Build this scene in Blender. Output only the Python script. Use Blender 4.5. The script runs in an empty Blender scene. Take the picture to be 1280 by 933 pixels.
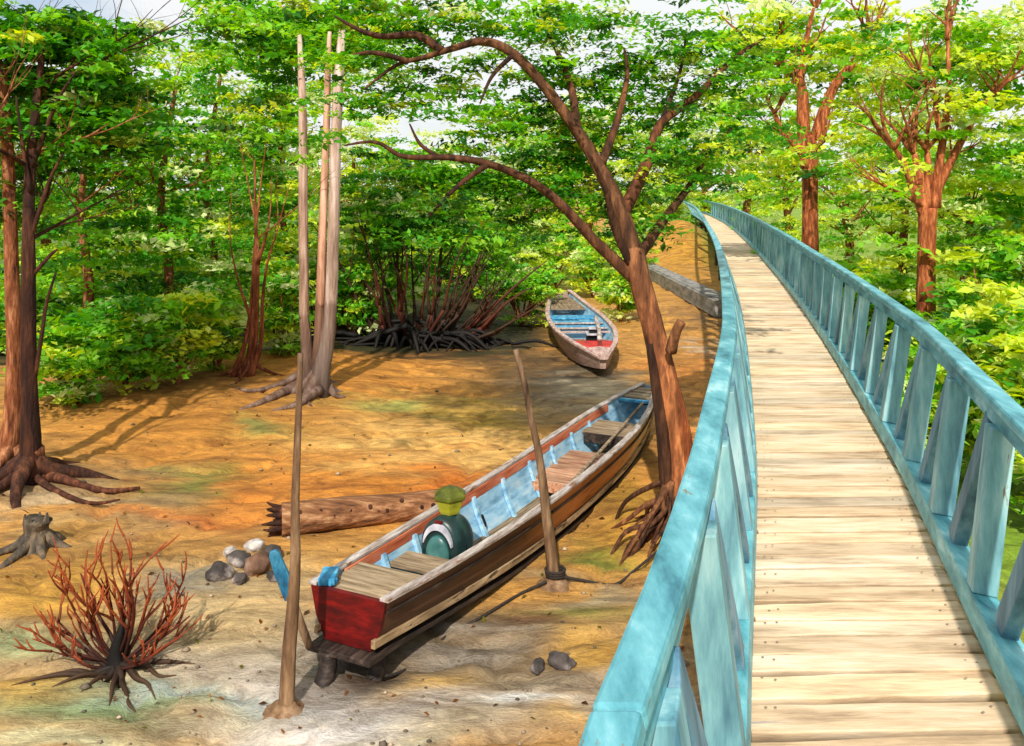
import bpy, math, random
import numpy as np
from mathutils import Vector, Matrix, noise as mnoise

random.seed(7)
rng = np.random.default_rng(11)
PI = math.pi
scene = bpy.context.scene
col = scene.collection
F, EYE, HOR, CX = 1100.0, 3.5, 235.0, 640.0


# ------------------------------------------------------------------ helpers
def lin(r, g, b, k=1.0):
    """photo colour (0-255) -> linear albedo"""
    def f(c):
        c = c / 255.0
        return (c / 12.92 if c <= 0.04045 else ((c + 0.055) / 1.055) ** 2.4)
    return (f(r) * k, f(g) * k, f(b) * k)


def at(px, py, Y):
    return Vector(((px - CX) * Y / F, Y, EYE - (py - HOR) * Y / F))


def gz(x, y):
    return float(ground_height(np.array([x]), np.array([y]))[0])


def on(px, py):
    z = 0.0
    for _ in range(6):
        Y = F * (EYE - z) / (py - HOR)
        X = (px - CX) * Y / F
        z = gz(X, Y)
    return Vector((X, Y, z))


def sstep(a, b, x):
    t = np.clip((x - a) / (b - a), 0, 1)
    return t * t * (3 - 2 * t)


def vnoise(x, y, seed=0):
    """smooth value noise, vectorised"""
    xi = np.floor(x).astype(np.int64); yi = np.floor(y).astype(np.int64)
    fx = x - xi; fy = y - yi
    fx = fx * fx * (3 - 2 * fx); fy = fy * fy * (3 - 2 * fy)
    def h(a, b):
        n = (a * 374761393 + b * 668265263 + seed * 982451653) & 0x7fffffff
        n = ((n ^ (n >> 13)) * 1274126177) & 0x7fffffff
        return ((n ^ (n >> 16)) & 0xffff) / 65535.0
    return (h(xi, yi) * (1 - fx) + h(xi + 1, yi) * fx) * (1 - fy) + (h(xi, yi + 1) * (1 - fx) + h(xi + 1, yi + 1) * fx) * fy


def fbm(x, y, seed=0, o=4):
    s = 0; a = 0.5
    for k in range(o):
        s = s + a * vnoise(x * 2 ** k, y * 2 ** k, seed + k); a *= 0.5
    return s


def ground_height(x, y):
    h = 0.10 * (fbm(x * 0.45, y * 0.6, 3) - 0.47) + 0.05 * (fbm(x * 1.6, y * 2.6, 9) - 0.47)
    rid = np.abs(fbm(x * .8 + 3, y * 1.5, 57) - .47)
    h = h - .07 * np.exp(-(rid / .035) ** 2) + .03 * (fbm(x * 4.2, y * 6, 71) - .47)
    # low bank under the left trees
    h = h + 0.22 * sstep(-1.5, -5.0, x) * sstep(11.0, 14.0, y) * (1 - sstep(19, 23, y))
    h = h + 0.16 * np.exp(-((x + 3.6) / 1.6) ** 2 - ((y - 16.0) / 1.5) ** 2)
    h = h + 0.14 * np.exp(-((x + 6.0) / 1.2) ** 2 - ((y - 10.7) / 0.9) ** 2)
    h = h + 0.12 * np.exp(-((x - 1.65) / 0.6) ** 2 - ((y - 9.1) / 0.6) ** 2)
    # ochre hillock by the far end of the bridge
    h = h + 1.9 * np.exp(-((x - 8.3) / 2.2) ** 2 - ((y - 44.0) / 4.0) ** 2)
    # hollow round the moored boat
    h = h - 0.05 * np.exp(-((x + 0.6) / 1.2) ** 2 - ((y - 6.8) / 1.0) ** 2)
    # rough eroded lip of the bank
    h = h + 0.10 * np.exp(-((y - (17.6 + 0.12 * x)) / 0.5) ** 2) * (x < 0.5) * fbm(x * 2.2, y * 2.2, 31)
    far = sstep(60, 200, np.hypot(x, y))
    return h * (1 - far)


class MB:
    def __init__(s):
        s.v = []; s.f = []; s.c = []; s.smooth = True

    def add(s, verts, faces, color=None):
        b = len(s.v)
        s.v += [tuple(p) for p in verts]
        s.f += [tuple(i + b for i in f) for f in faces]
        if color is None:
            s.c += [(1, 1, 1)] * len(verts)
        elif isinstance(color, list):
            s.c += color
        else:
            s.c += [tuple(color[:3])] * len(verts)

    def bar(s, p0, p1, w, h, up=(0, 0, 1), color=None):
        """rectangular bar from p0 to p1, w across, h along up"""
        p0 = Vector(p0); p1 = Vector(p1); d = (p1 - p0).normalized()
        r = d.cross(Vector(up)).normalized(); u = r.cross(d).normalized()
        vs = []
        for p in (p0, p1):
            for a, b in ((-1, -1), (1, -1), (1, 1), (-1, 1)):
                vs.append(p + r * (a * w / 2) + u * (b * h / 2))
        s.add(vs, [(0, 3, 2, 1), (4, 5, 6, 7), (0, 1, 5, 4), (1, 2, 6, 5), (2, 3, 7, 6), (3, 0, 4, 7)], color)

    def tube(s, pts, rad, seg=8, c0=None, c1=None, jit=0.0, res=4, cap=True, squash=1.0):
        pts = [Vector(p) for p in pts]
        P, R = [], []
        n = len(pts)
        for i in range(n - 1):
            a = pts[max(i - 1, 0)]; b = pts[i]; c = pts[i + 1]; d = pts[min(i + 2, n - 1)]
            for k in range(res):
                t = k / res
                P.append(0.5 * ((2 * b) + (c - a) * t + (2 * a - 5 * b + 4 * c - d) * t * t + (3 * b - 3 * c + d - a) * t ** 3))
                R.append(rad[i] * (1 - t) + rad[i + 1] * t)
        P.append(pts[-1]); R.append(rad[-1])
        vs, fs, cs = [], [], []
        ref = Vector((0.31, 0.83, 0.12)).normalized()
        N = len(P)
        ph = random.uniform(0, 50)
        for i in range(N):
            d = (P[min(i + 1, N - 1)] - P[max(i - 1, 0)])
            if d.length < 1e-9: d = Vector((0, 0, 1))
            d.normalize()
            r = (ref - d * ref.dot(d))
            if r.length < 1e-4: r = d.orthogonal()
            r.normalize(); ref = r; u = d.cross(r)
            for k in range(seg):
                an = 2 * PI * k / seg
                q = R[i]
                if jit:
                    q *= 1 + jit * (0.55 * math.sin(3 * an + ph + i * 0.13) + 0.45 * math.sin(5 * an + 2.1 * ph + i * .21)
                                    + 0.9 * mnoise.noise((math.cos(an) * 1.7 + ph, math.sin(an) * 1.7, i * 0.45)))
                vs.append(P[i] + r * (math.cos(an) * q) + u * (math.sin(an) * q * squash))
                if c0 is not None:
                    t = i / (N - 1)
                    cs.append(tuple(c0[j] * (1 - t) + c1[j] * t for j in range(3)))
        for i in range(N - 1):
            for k in range(seg):
                k2 = (k + 1) % seg
                fs.append((i * seg + k, i * seg + k2, (i + 1) * seg + k2, (i + 1) * seg + k))
        if cap:
            fs.append(tuple(range(seg - 1, -1, -1)))
            fs.append(tuple((N - 1) * seg + k for k in range(seg)))
        s.add(vs, fs, cs if cs else None)
        return P, R

    def loft(s, secs, closed=False, caps=False, color=None):
        n = len(secs[0]); vs = [p for q in secs for p in q]; fs = []
        for i in range(len(secs) - 1):
            for k in range(n if closed else n - 1):
                k2 = (k + 1) % n
                fs.append((i * n + k, i * n + k2, (i + 1) * n + k2, (i + 1) * n + k))
        if caps:
            fs.append(tuple(range(n - 1, -1, -1))); fs.append(tuple((len(secs) - 1) * n + k for k in range(n)))
        s.add(vs, fs, color)

    warp = None
    def build(s, name, m, parent=None, bevel=0.0, smooth=False, loc=None):
        me = bpy.data.meshes.new(name)
        vs = s.v
        if MB.warp: vs = [MB.warp(a) for a in vs]
        if loc is not None:
            vs = [(a[0] - loc[0], a[1] - loc[1], a[2] - loc[2]) for a in vs]
        me.from_pydata(vs, [], s.f)
        ca = me.color_attributes.new('Col', 'FLOAT_COLOR', 'POINT')
        arr = np.ones((len(vs), 4), dtype=np.float32); arr[:, :3] = np.array(s.c, dtype=np.float32)
        ca.data.foreach_set('color', arr.ravel())
        if smooth:
            me.polygons.foreach_set('use_smooth', [True] * len(me.polygons))
        me.materials.append(m); me.update()
        o = bpy.data.objects.new(name, me); col.objects.link(o)
        if parent is not None: o.parent = parent
        if loc is not None: o.location = loc
        if bevel:
            b = o.modifiers.new('bevel', 'BEVEL'); b.width = bevel; b.segments = 2; b.limit_method = 'ANGLE'
        return o


def tag(o, label, cat, group=None, kind=None):
    if label: o['label'] = label
    if cat: o['category'] = cat
    if group: o['group'] = group
    if kind: o['kind'] = kind
    return o


def empty(name, loc=(0, 0, 0), rz=0.0):
    o = bpy.data.objects.new(name, None); col.objects.link(o)
    o.location = loc; o.rotation_euler = (0, 0, rz); o.empty_display_size = 0.2
    return o


def copy_tree(o, parent=None):
    c = o.copy(); col.objects.link(c)
    if parent is not None: c.parent = parent
    for ch in list(o.children): copy_tree(ch, c)
    return c


# ------------------------------------------------------------------ materials
def material(name, cols, scale=6, stretch=(1, 1, 1), rough=0.7, bump=0.3, bscale=None, attr=0.0, spots=None, detail=8, vary=0.0, spec=0.3, bdist=0.01, coord='Object'):
    """noise-ramped colour, optional vertex-colour multiply, fine bump"""
    m = bpy.data.materials.new(name); m.use_nodes = True
    nt = m.node_tree; N = nt.nodes; L = nt.links
    bs = N['Principled BSDF']; bs.inputs['Specular IOR Level'].default_value = spec
    tc = N.new('ShaderNodeTexCoord'); mp = N.new('ShaderNodeMapping'); mp.inputs['Scale'].default_value = stretch
    L.new(tc.outputs[coord], mp.inputs['Vector'])
    n1 = N.new('ShaderNodeTexNoise'); n1.inputs['Scale'].default_value = scale; n1.inputs['Detail'].default_value = detail
    n1.inputs['Roughness'].default_value = 0.62; L.new(mp.outputs[0], n1.inputs['Vector'])
    rp = N.new('ShaderNodeValToRGB'); el = rp.color_ramp.elements
    n = len(cols)
    for i, c in enumerate(cols):
        pos = 0.3 + 0.4 * (i / max(n - 1, 1))
        e = el[i] if i < 2 else el.new(pos)
        e.position = pos; e.color = (*c[:3], 1)
    if n == 1: el[1].color = (*cols[0], 1)
    L.new(n1.outputs['Fac'], rp.inputs['Fac'])
    out = rp.outputs['Color']
    if attr > 0:
        a = N.new('ShaderNodeVertexColor'); a.layer_name = 'Col'
        mx = N.new('ShaderNodeMix'); mx.data_type = 'RGBA'; mx.blend_type = 'MULTIPLY'; mx.inputs['Factor'].default_value = attr
        L.new(out, mx.inputs['A']); L.new(a.outputs['Color'], mx.inputs['B']); out = mx.outputs['Result']
    if spots:
        sc_, lo, c = spots
        n3 = N.new('ShaderNodeTexNoise'); n3.inputs['Scale'].default_value = sc_; n3.inputs['Detail'].default_value = 6
        n3.inputs['Roughness'].default_value = 0.7
        L.new(mp.outputs[0], n3.inputs['Vector'])
        r3 = N.new('ShaderNodeValToRGB'); r3.color_ramp.elements[0].position = lo; r3.color_ramp.elements[1].position = lo + 0.05
        L.new(n3.outputs['Fac'], r3.inputs['Fac'])
        mx = N.new('ShaderNodeMix'); mx.data_type = 'RGBA'; L.new(r3.outputs['Color'], mx.inputs['Factor'])
        L.new(out, mx.inputs['A']); mx.inputs['B'].default_value = (*c, 1); out = mx.outputs['Result']
    if vary > 0:
        oi = N.new('ShaderNodeObjectInfo'); hs = N.new('ShaderNodeHueSaturation')
        mr = N.new('ShaderNodeMapRange'); mr.inputs['To Min'].default_value = 1 - vary; mr.inputs['To Max'].default_value = 1 + vary
        L.new(oi.outputs['Random'], mr.inputs['Value']); L.new(mr.outputs[0], hs.inputs['Value']); L.new(out, hs.inputs['Color']); out = hs.outputs['Color']
    L.new(out, bs.inputs['Base Color'])
    bs.inputs['Roughness'].default_value = rough
    if bump > 0:
        n2 = N.new('ShaderNodeTexNoise'); n2.inputs['Scale'].default_value = bscale or scale * 3; n2.inputs['Detail'].default_value = 6
        L.new(mp.outputs[0], n2.inputs['Vector'])
        bp = N.new('ShaderNodeBump'); bp.inputs['Strength'].default_value = bump; bp.inputs['Distance'].default_value = bdist
        L.new(n2.outputs['Fac'], bp.inputs['Height']); L.new(bp.outputs[0], bs.inputs['Normal'])
    return m


def leaf_material(name, trans=0.45):
    m = bpy.data.materials.new(name); m.use_nodes = True
    nt = m.node_tree; N = nt.nodes; L = nt.links
    bs = N['Principled BSDF']; bs.inputs['Roughness'].default_value = 0.5; bs.inputs['Specular IOR Level'].default_value = 0.25
    a = N.new('ShaderNodeVertexColor'); a.layer_name = 'Col'
    L.new(a.outputs['Color'], bs.inputs['Base Color'])
    tr = N.new('ShaderNodeBsdfTranslucent')
    hs = N.new('ShaderNodeHueSaturation'); hs.inputs['Hue'].default_value = 0.485; hs.inputs['Saturation'].default_value = 1.1; hs.inputs['Value'].default_value = 1.25
    L.new(a.outputs['Color'], hs.inputs['Color']); L.new(hs.outputs[0], tr.inputs['Color'])
    mx = N.new('ShaderNodeMixShader'); mx.inputs[0].default_value = trans
    L.new(bs.outputs[0], mx.inputs[1]); L.new(tr.outputs[0], mx.inputs[2])
    L.new(mx.outputs[0], N['Material Output'].inputs['Surface'])
    return m


M = {}
M['leaf'] = leaf_material('leaf_green', 0.48)
M['bark_brown'] = material('bark_brown', [lin(40, 24, 14), lin(98, 64, 40), lin(160, 112, 74)], 5, (2.2, 2.2, .45), .85, .9, 14, attr=1, bdist=.03)
M['bark_dark'] = material('bark_dark', [lin(22, 10, 6), lin(58, 30, 17), lin(104, 62, 38)], 5, (2.2, 2.2, .4), .85, .9, 14, attr=1, bdist=.03)
M['bark_rust'] = material('bark_rust', [lin(50, 24, 12), lin(128, 74, 42), lin(190, 132, 92)], 6, (2.4, 2.4, .5), .85, 1.0, 12, attr=1, bdist=.03)
M['bark_pale'] = material('bark_pale', [lin(112, 84, 68), lin(184, 160, 142), lin(222, 210, 202)], 4, (2.2, 2.2, .25), .8, .7, 14, attr=1, bdist=.03)
M['twig'] = material('twig_bark', [(.75, .75, .75), (1, 1, 1)], 12, (1, 1, .6), .7, .5, attr=1, bdist=.006)
M['deck'] = material('deck_wood', [lin(156, 130, 102), lin(217, 190, 155), lin(237, 216, 188)], 2.2, (.8, 5, 5), .8, .7, 12, attr=1, spots=(1.6, .66, lin(178, 164, 152)), bdist=.006)
M['teal'] = material('teal_paint', [lin(46, 104, 118), lin(80, 148, 160), lin(108, 176, 186), lin(160, 206, 212)], 3, (3.2, .9, 3.2), .5, .55, 16, attr=1, spots=(7, .63, lin(118, 118, 100)), spec=.4, bdist=.006)
M['teal_side'] = material('teal_board_paint', [lin(62, 108, 126), lin(104, 158, 170), lin(158, 200, 206)], 3, (3.5, 3.5, .6), .55, .5, 16, attr=1, spots=(6, .64, lin(120, 118, 104)), spec=.35, bdist=.004)
M['pile'] = material('pile_wood', [lin(44, 34, 26), lin(90, 72, 54)], 5, (2, 2, .4), .85, .7, attr=0, bdist=.02)

# boat paints
M['hull'] = material('hull_paint', [(.45, .42, .4), (.9, .88, .86), (1.1, 1.08, 1.05)], 5, (.5, 4, 4), .55, .4, 10, attr=1, spots=(4, .64, lin(58, 34, 20)), bdist=.006)
M['white_paint'] = material('worn_white_paint', [lin(112, 96, 86), lin(166, 152, 144), lin(204, 198, 194)], 7, (.6, 3, 3), .55, .4, spots=(6, .57, lin(128, 88, 62)), bdist=.004)
M['orange_paint'] = material('orange_paint', [lin(150, 66, 36), lin(206, 112, 74), lin(224, 150, 116)], 5, (.5, 4, 4), .5, .3, spots=(8, .68, lin(120, 90, 70)), bdist=.004)
M['blue_paint'] = material('light_blue_paint', [lin(96, 140, 172), lin(146, 192, 218), lin(190, 214, 222)], 5, (.8, 3, 3), .5, .3, spots=(6, .64, lin(116, 112, 100)), bdist=.004)
M['bright_blue'] = material('bright_blue_paint', [lin(20, 88, 130), lin(48, 136, 180), lin(110, 186, 212)], 6, (1, 2, 2), .45, .3, spots=(9, .68, lin(100, 90, 76)), bdist=.004)
M['deep_blue'] = material('deep_blue_paint', [lin(16, 62, 92), lin(34, 104, 138), lin(74, 140, 164)], 6, (2, 2, 1), .55, .3, spots=(7, .62, lin(84, 74, 62)), bdist=.004)
M['bright_red'] = material('bright_red_paint', [lin(130, 14, 10), lin(190, 26, 18), lin(214, 60, 46)], 4, (1, 2, 2), .5, .3, spots=(7, .68, lin(110, 60, 50)), bdist=.004)
M['red_paint'] = material('red_paint', [lin(36, 3, 3), lin(86, 5, 4), lin(128, 12, 9)], 4, (1.5, 1, 3), .55, .4, spots=(6, .62, lin(52, 22, 16)), bdist=.004)
M['cream_paint'] = material('cream_paint', [lin(96, 76, 54), lin(160, 132, 98), lin(196, 170, 132)], 4, (.5, 4, 4), .6, .4, spots=(5, .54, lin(80, 62, 48)), bdist=.005)
M['grey_wood'] = material('grey_boards', [lin(72, 58, 44), lin(136, 116, 92), lin(176, 154, 126)], 4, (.7, 7, 7), .75, .5, attr=1, bdist=.006)
M['red_wood'] = material('reddish_boards', [lin(118, 60, 38), lin(184, 128, 96), lin(214, 172, 138)], 4, (.7, 7, 7), .7, .5, attr=1, bdist=.006)
M['grey_cross'] = material('grey_cross_boards', [lin(84, 68, 50), lin(150, 128, 100), lin(186, 164, 134)], 4, (7, .7, 7), .75, .5, attr=1, bdist=.006)
M['red_cross'] = material('reddish_cross_boards', [lin(118, 66, 44), lin(186, 138, 106), lin(216, 180, 148)], 4, (7, .7, 7), .7, .5, attr=1, bdist=.006)
M['dark_wood'] = material('tarred_wood', [lin(16, 12, 10), lin(46, 36, 30), lin(84, 70, 60)], 5, (.6, 4, 4), .6, .5, attr=0, bdist=.006)
M['pole'] = material('pole_wood', [lin(58, 38, 24), lin(112, 86, 62), lin(160, 132, 102)], 6, (2.5, 2.5, .4), .8, .7, attr=1, spots=(3, .66, lin(120, 58, 32)), bdist=.012)
M['engine'] = material('engine_green', [lin(10, 26, 26), lin(22, 48, 46), lin(40, 74, 70)], 6, (1, 1, 1), .38, .15, spots=(10, .70, lin(60, 46, 36)), bdist=.003, spec=.5)
M['engine_teal'] = material('engine_teal', [lin(30, 74, 72), lin(74, 126, 122)], 6, (1, 1, 1), .35, .15, bdist=.003, spec=.5)
M['engine_light'] = material('engine_pale', [lin(140, 140, 150), lin(206, 204, 210)], 8, (1, 1, 1), .4, .15, bdist=.003)
M['olive'] = material('olive_plastic', [lin(84, 84, 18), lin(148, 148, 30), lin(172, 168, 50)], 5, (1, 1, 1), .55, .15, bdist=.003, spec=.45)
M['olive_dark'] = material('dark_olive_plastic', [lin(44, 50, 14), lin(92, 98, 26), lin(120, 122, 40)], 5, (1, 1, 1), .5, .2, bdist=.003)
M['black'] = material('black_rubber', [lin(12, 12, 12), lin(34, 32, 30)], 8, (1, 1, 1), .5, .2, bdist=.003)
M['rope'] = material('rope_fibre', [lin(26, 22, 20), lin(66, 56, 48)], 60, (1, 1, 1), .9, .6, bdist=.004)
M['log'] = material('log_bark', [lin(54, 32, 18), lin(128, 84, 52), lin(186, 144, 104)], 4, (.6, 4, 4), .85, .8, 10, attr=1, spots=(5, .66, lin(44, 26, 16)), bdist=.02)
M['mud_lump'] = material('mud_lump', [lin(70, 50, 34), lin(124, 94, 66), lin(164, 134, 104)], 9, (1, 1, 1), .8, .9, 20, bdist=.02)
M['rock'] = material('rock', [lin(22, 20, 22), lin(74, 66, 62), lin(196, 182, 174)], 2.6, (1, 1, 1), .75, .9, 14, vary=.55, bdist=.03)
M['stump'] = material('stump_wood', [lin(34, 28, 24), lin(82, 72, 60), lin(128, 108, 84)], 6, (2, 2, .5), .85, .9, attr=0, bdist=.02)
M['concrete'] = material('weathered_concrete', [lin(86, 82, 80), lin(132, 128, 124), lin(166, 160, 154)], 3, (2, .6, 2), .8, .5, 20, spots=(3, .62, lin(60, 56, 52)), bdist=.015)
M['pink_paint'] = material('faded_pink_paint', [lin(120, 92, 82), lin(178, 148, 138), lin(206, 184, 174)], 6, (.8, 3, 3), .55, .3, spots=(8, .66, lin(96, 84, 74)), bdist=.004)
M['litter'] = material('litter', [(.85, .85, .85), (1, 1, 1)], 6, (1, 1, 1), .8, 0, attr=1)


# ------------------------------------------------------------------ world, sun, camera
sun_dir = Vector((-0.14, -0.92, 0.84)).normalized()
el = math.asin(sun_dir.z); az = math.atan2(sun_dir.x, sun_dir.y)
w = bpy.data.worlds.new('World'); scene.world = w; w.use_nodes = True
nt = w.node_tree; N = nt.nodes; L = nt.links
sky = N.new('ShaderNodeTexSky'); sky.sky_type = 'NISHITA'; sky.sun_disc = False
sky.sun_elevation = el; sky.sun_rotation = az; sky.dust_density = 2.0; sky.air_density = 1.0; sky.ozone_density = 1.5
tc = N.new('ShaderNodeTexCoord'); mp = N.new('ShaderNodeMapping'); mp.inputs['Scale'].default_value = (1.6, 1.6, 4)
L.new(tc.outputs['Generated'], mp.inputs['Vector'])
cn = N.new('ShaderNodeTexNoise'); cn.inputs['Scale'].default_value = 2.2; cn.inputs['Detail'].default_value = 8; L.new(mp.outputs[0], cn.inputs['Vector'])
cr = N.new('ShaderNodeValToRGB'); cr.color_ramp.elements[0].position = .26; cr.color_ramp.elements[1].position = .46
L.new(cn.outputs['Fac'], cr.inputs['Fac'])
mx = N.new('ShaderNodeMix'); mx.data_type = 'RGBA'; L.new(cr.outputs['Color'], mx.inputs['Factor'])
L.new(sky.outputs[0], mx.inputs['A']); mx.inputs['B'].default_value = (6.3, 6.45, 6.5, 1)
L.new(mx.outputs['Result'], N['Background'].inputs['Color']); N['Background'].inputs['Strength'].default_value = 0.15

sd = bpy.data.lights.new('sun', 'SUN'); sd.energy = 5.0; sd.angle = math.radians(1.0); sd.color = (1, .945, .86)
so = bpy.data.objects.new('sun', sd); col.objects.link(so); so.rotation_euler = sun_dir.to_track_quat('Z', 'Y').to_euler(); so.location = (20, -20, 30)
cam = bpy.data.cameras.new('camera'); co = bpy.data.objects.new('camera', cam); col.objects.link(co)
co.location = (0, 0, EYE); co.rotation_euler = (PI / 2, 0, 0)
cam.sensor_width = 36; cam.lens = 36 * F / 1280; cam.shift_y = -(933 / 2 - HOR) / 1280; cam.clip_end = 3000; cam.clip_start = .05
scene.camera = co
scene.view_settings.view_transform = 'Standard'; scene.view_settings.look = 'None'; scene.view_settings.exposure = 0
scene.cycles.max_bounces = 6; scene.cycles.transparent_max_bounces = 6

# ------------------------------------------------------------------ ground
def build_ground():
    def axis(a, b, n, far, m):
        core = np.linspace(a, b, n)
        t = np.linspace(0, 1, m + 1)[1:]
        out = far * t ** 3
        return np.concatenate([(a - out)[::-1], core, b + out])
    xs = axis(-14, 14, 340, 900, 40)
    ys = np.concatenate([-3 - 60 * (np.linspace(1, 0, 12)[:-1] ** 2), np.linspace(-3, 0, 8)[:-1], np.linspace(0, 24, 420)[:-1], np.linspace(24, 60, 120), 60 + 1100 * (np.linspace(0, 1, 30)[1:] ** 2.5)])
    X, Y = np.meshgrid(xs, ys)
    Z = ground_height(X, Y)
    nx, ny = len(xs), len(ys)
    V = np.stack([X, Y, Z], -1).reshape(-1, 3)
    idx = np.arange(nx * ny).reshape(ny, nx)
    Q = np.stack([idx[:-1, :-1], idx[:-1, 1:], idx[1:, 1:], idx[1:, :-1]], -1).reshape(-1, 4)
    me = bpy.data.meshes.new('ground')
    me.vertices.add(len(V)); me.vertices.foreach_set('co', V.astype(np.float32).ravel())
    me.loops.add(Q.size); me.loops.foreach_set('vertex_index', Q.astype(np.int32).ravel())
    me.polygons.add(len(Q)); me.polygons.foreach_set('loop_start', (np.arange(len(Q)) * 4).astype(np.int32))
    me.polygons.foreach_set('use_smooth', np.ones(len(Q), dtype=bool))
    me.update(calc_edges=True)
    # mud colours, boat shade and wet glints painted on the ground as irregular patches
    x, y = V[:, 0], V[:, 1]
    yy = np.maximum(y, 1.5)
    wob = (fbm(x * 1.1, y * 1.5, 5) - .47)
    wob2 = (fbm(x * .9 + 40, y * 2.0, 15) - .47)
    u = CX + F * x / yy; v = HOR + F * EYE / yy
    u = u + wob * 150; v = v + wob2 * 70 * np.clip((v - 300) / 300, .15, 1.6)
    K = 1.0
    base = np.array(lin(186, 136, 66, K))
    C = np.tile(base, (len(V), 1)); wet = np.zeros(len(V))
    patches = [
        # u, v, ru, rv, colour, wetness, strength
        (480, 850, 480, 80, (160, 148, 130), .6, .95), (150, 790, 260, 60, (164, 142, 102), .3, .8), (700, 505, 80, 22, (122, 112, 94), .4, .9), (230, 500, 200, 22, (122, 88, 44), 0, .8), (420, 545, 120, 10, (140, 92, 36), 0, .8), (300, 575, 160, 9, (126, 84, 38), 0, .7),
        (250, 545, 230, 50, (176, 118, 44), 0, .9), (140, 610, 150, 22, (142, 116, 78), .1, .9), (80, 625, 90, 14, (168, 148, 116), .15, .8),
        (520, 560, 150, 26, (222, 180, 104), 0, .9), (480, 610, 160, 40, (196, 122, 36), 0, .9), (420, 470, 160, 36, (186, 120, 40), 0, .8),
        (490, 508, 80, 12, (152, 152, 76), 0, .9), (610, 520, 60, 18, (168, 138, 40), 0, .8), (262, 600, 70, 12, (100, 116, 50), 0, .95), (320, 540, 50, 12, (120, 130, 66), 0, .8),
        (230, 655, 130, 18, (180, 92, 34), 0, .8), (110, 665, 110, 14, (150, 132, 92), .2, .6), (330, 620, 80, 30, (190, 116, 40), 0, .8), (560, 600, 60, 30, (190, 100, 24), 0, .7),
        (60, 730, 130, 36, (190, 142, 50), 0, .8), (180, 700, 160, 18, (116, 86, 40), .1, .7), (300, 780, 90, 60, (184, 160, 116), .3, .9),
        (250, 730, 60, 14, (120, 112, 90), .3, .8), (400, 860, 170, 60, (182, 174, 166), .7, 1), (330, 740, 90, 40, (188, 160, 112), .1, .8),
        (40, 800, 100, 20, (156, 168, 120), .3, .9), (110, 880, 160, 20, (140, 166, 116), .5, .95), (120, 920, 200, 14, (196, 192, 150), .4, .9), (30, 860, 80, 20, (190, 150, 60), .1, .7),
        (300, 912, 90, 12, (196, 150, 66), 0, .8), (400, 925, 200, 12, (176, 176, 150), .4, .8), (540, 840, 90, 24, (196, 156, 84), 0, .9), (620, 800, 120, 26, (150, 128, 96), .2, .9),
        (560, 800, 70, 8, (216, 210, 200), .6, .9), (480, 905, 150, 10, (206, 204, 204), .8, .9), (250, 872, 120, 8, (150, 160, 158), .8, .8), (250, 735, 90, 10, (130, 124, 112), .7, .8), (690, 765, 90, 16, (118, 118, 46), 0, .95), (640, 775, 50, 12, (124, 56, 22), 0, .8), (720, 740, 80, 14, (150, 138, 110), .3, .9), (740, 690, 60, 18, (88, 112, 36), 0, .9),  # thin near-white strips: wet mud with its reflection painted in
        (720, 800, 60, 18, (198, 150, 56), 0, .9), (660, 835, 60, 14, (120, 108, 86), .2, .7), (670, 890, 80, 10, (220, 220, 216), .7, .95), (560, 905, 110, 14, (170, 150, 112), .2, .8), (720, 900, 50, 14, (190, 150, 80), 0, .7),
        (540, 790, 150, 34, (104, 88, 68), .5, .8), (455, 815, 80, 22, (70, 58, 48), .5, .9), (720, 470, 80, 26, (78, 64, 46), .2, 1), (640, 450, 70, 18, (70, 54, 32), .1, .9), (770, 490, 60, 22, (176, 162, 134), .2, .9), (690, 515, 60, 16, (146, 118, 76), 0, .8), (520, 436, 110, 16, (40, 28, 18), .1, .9),  # first two: dark wet mud with the near boat's shadow painted in
        (770, 600, 40, 60, (164, 126, 46), 0, .9), (800, 650, 40, 40, (184, 138, 48), 0, .8), (880, 400, 40, 20, (112, 84, 56), .1, .8), (870, 460, 50, 26, (178, 116, 50), 0, .9), (890, 440, 30, 10, (176, 164, 144), .2, .8),
        (880, 530, 40, 30, (184, 128, 66), 0, .9), (850, 325, 60, 26, (168, 122, 34), 0, .9), (860, 620, 40, 40, (190, 128, 56), 0, .9), (860, 780, 40, 60, (176, 130, 60), 0, .8),
    ]
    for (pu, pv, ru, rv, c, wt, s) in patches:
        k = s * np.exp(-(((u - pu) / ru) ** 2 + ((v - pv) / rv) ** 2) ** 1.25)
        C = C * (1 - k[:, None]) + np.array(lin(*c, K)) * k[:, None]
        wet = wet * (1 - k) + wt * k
    # forest floor: behind the bank and on the far side of the bridge
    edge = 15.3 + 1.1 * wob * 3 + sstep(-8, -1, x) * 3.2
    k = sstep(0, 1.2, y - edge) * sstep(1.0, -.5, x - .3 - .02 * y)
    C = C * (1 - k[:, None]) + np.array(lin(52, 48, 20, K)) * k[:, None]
    k = sstep(26, 34, y) * (1 - sstep(1, 5, x) * (1 - sstep(8, 10, x - .05 * (y - 40))))
    C = C * (1 - k[:, None]) + np.array(lin(88, 120, 30, K)) * k[:, None]
    xb = 1.2 + .25 * y
    k = sstep(0.3, 1.4, x - xb)
    C = C * (1 - k[:, None]) + np.array(lin(120, 150, 40, K)) * k[:, None]
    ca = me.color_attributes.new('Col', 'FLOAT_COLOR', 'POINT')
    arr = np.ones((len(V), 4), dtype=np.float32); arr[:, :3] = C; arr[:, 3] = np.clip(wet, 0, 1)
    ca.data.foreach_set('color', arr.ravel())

    m = bpy.data.materials.new('mud_ground'); m.use_nodes = True
    nt = m.node_tree; N = nt.nodes; L = nt.links; bs = N['Principled BSDF']; bs.inputs['Specular IOR Level'].default_value = .35
    a = N.new('ShaderNodeVertexColor'); a.layer_name = 'Col'
    tc = N.new('ShaderNodeTexCoord')
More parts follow.
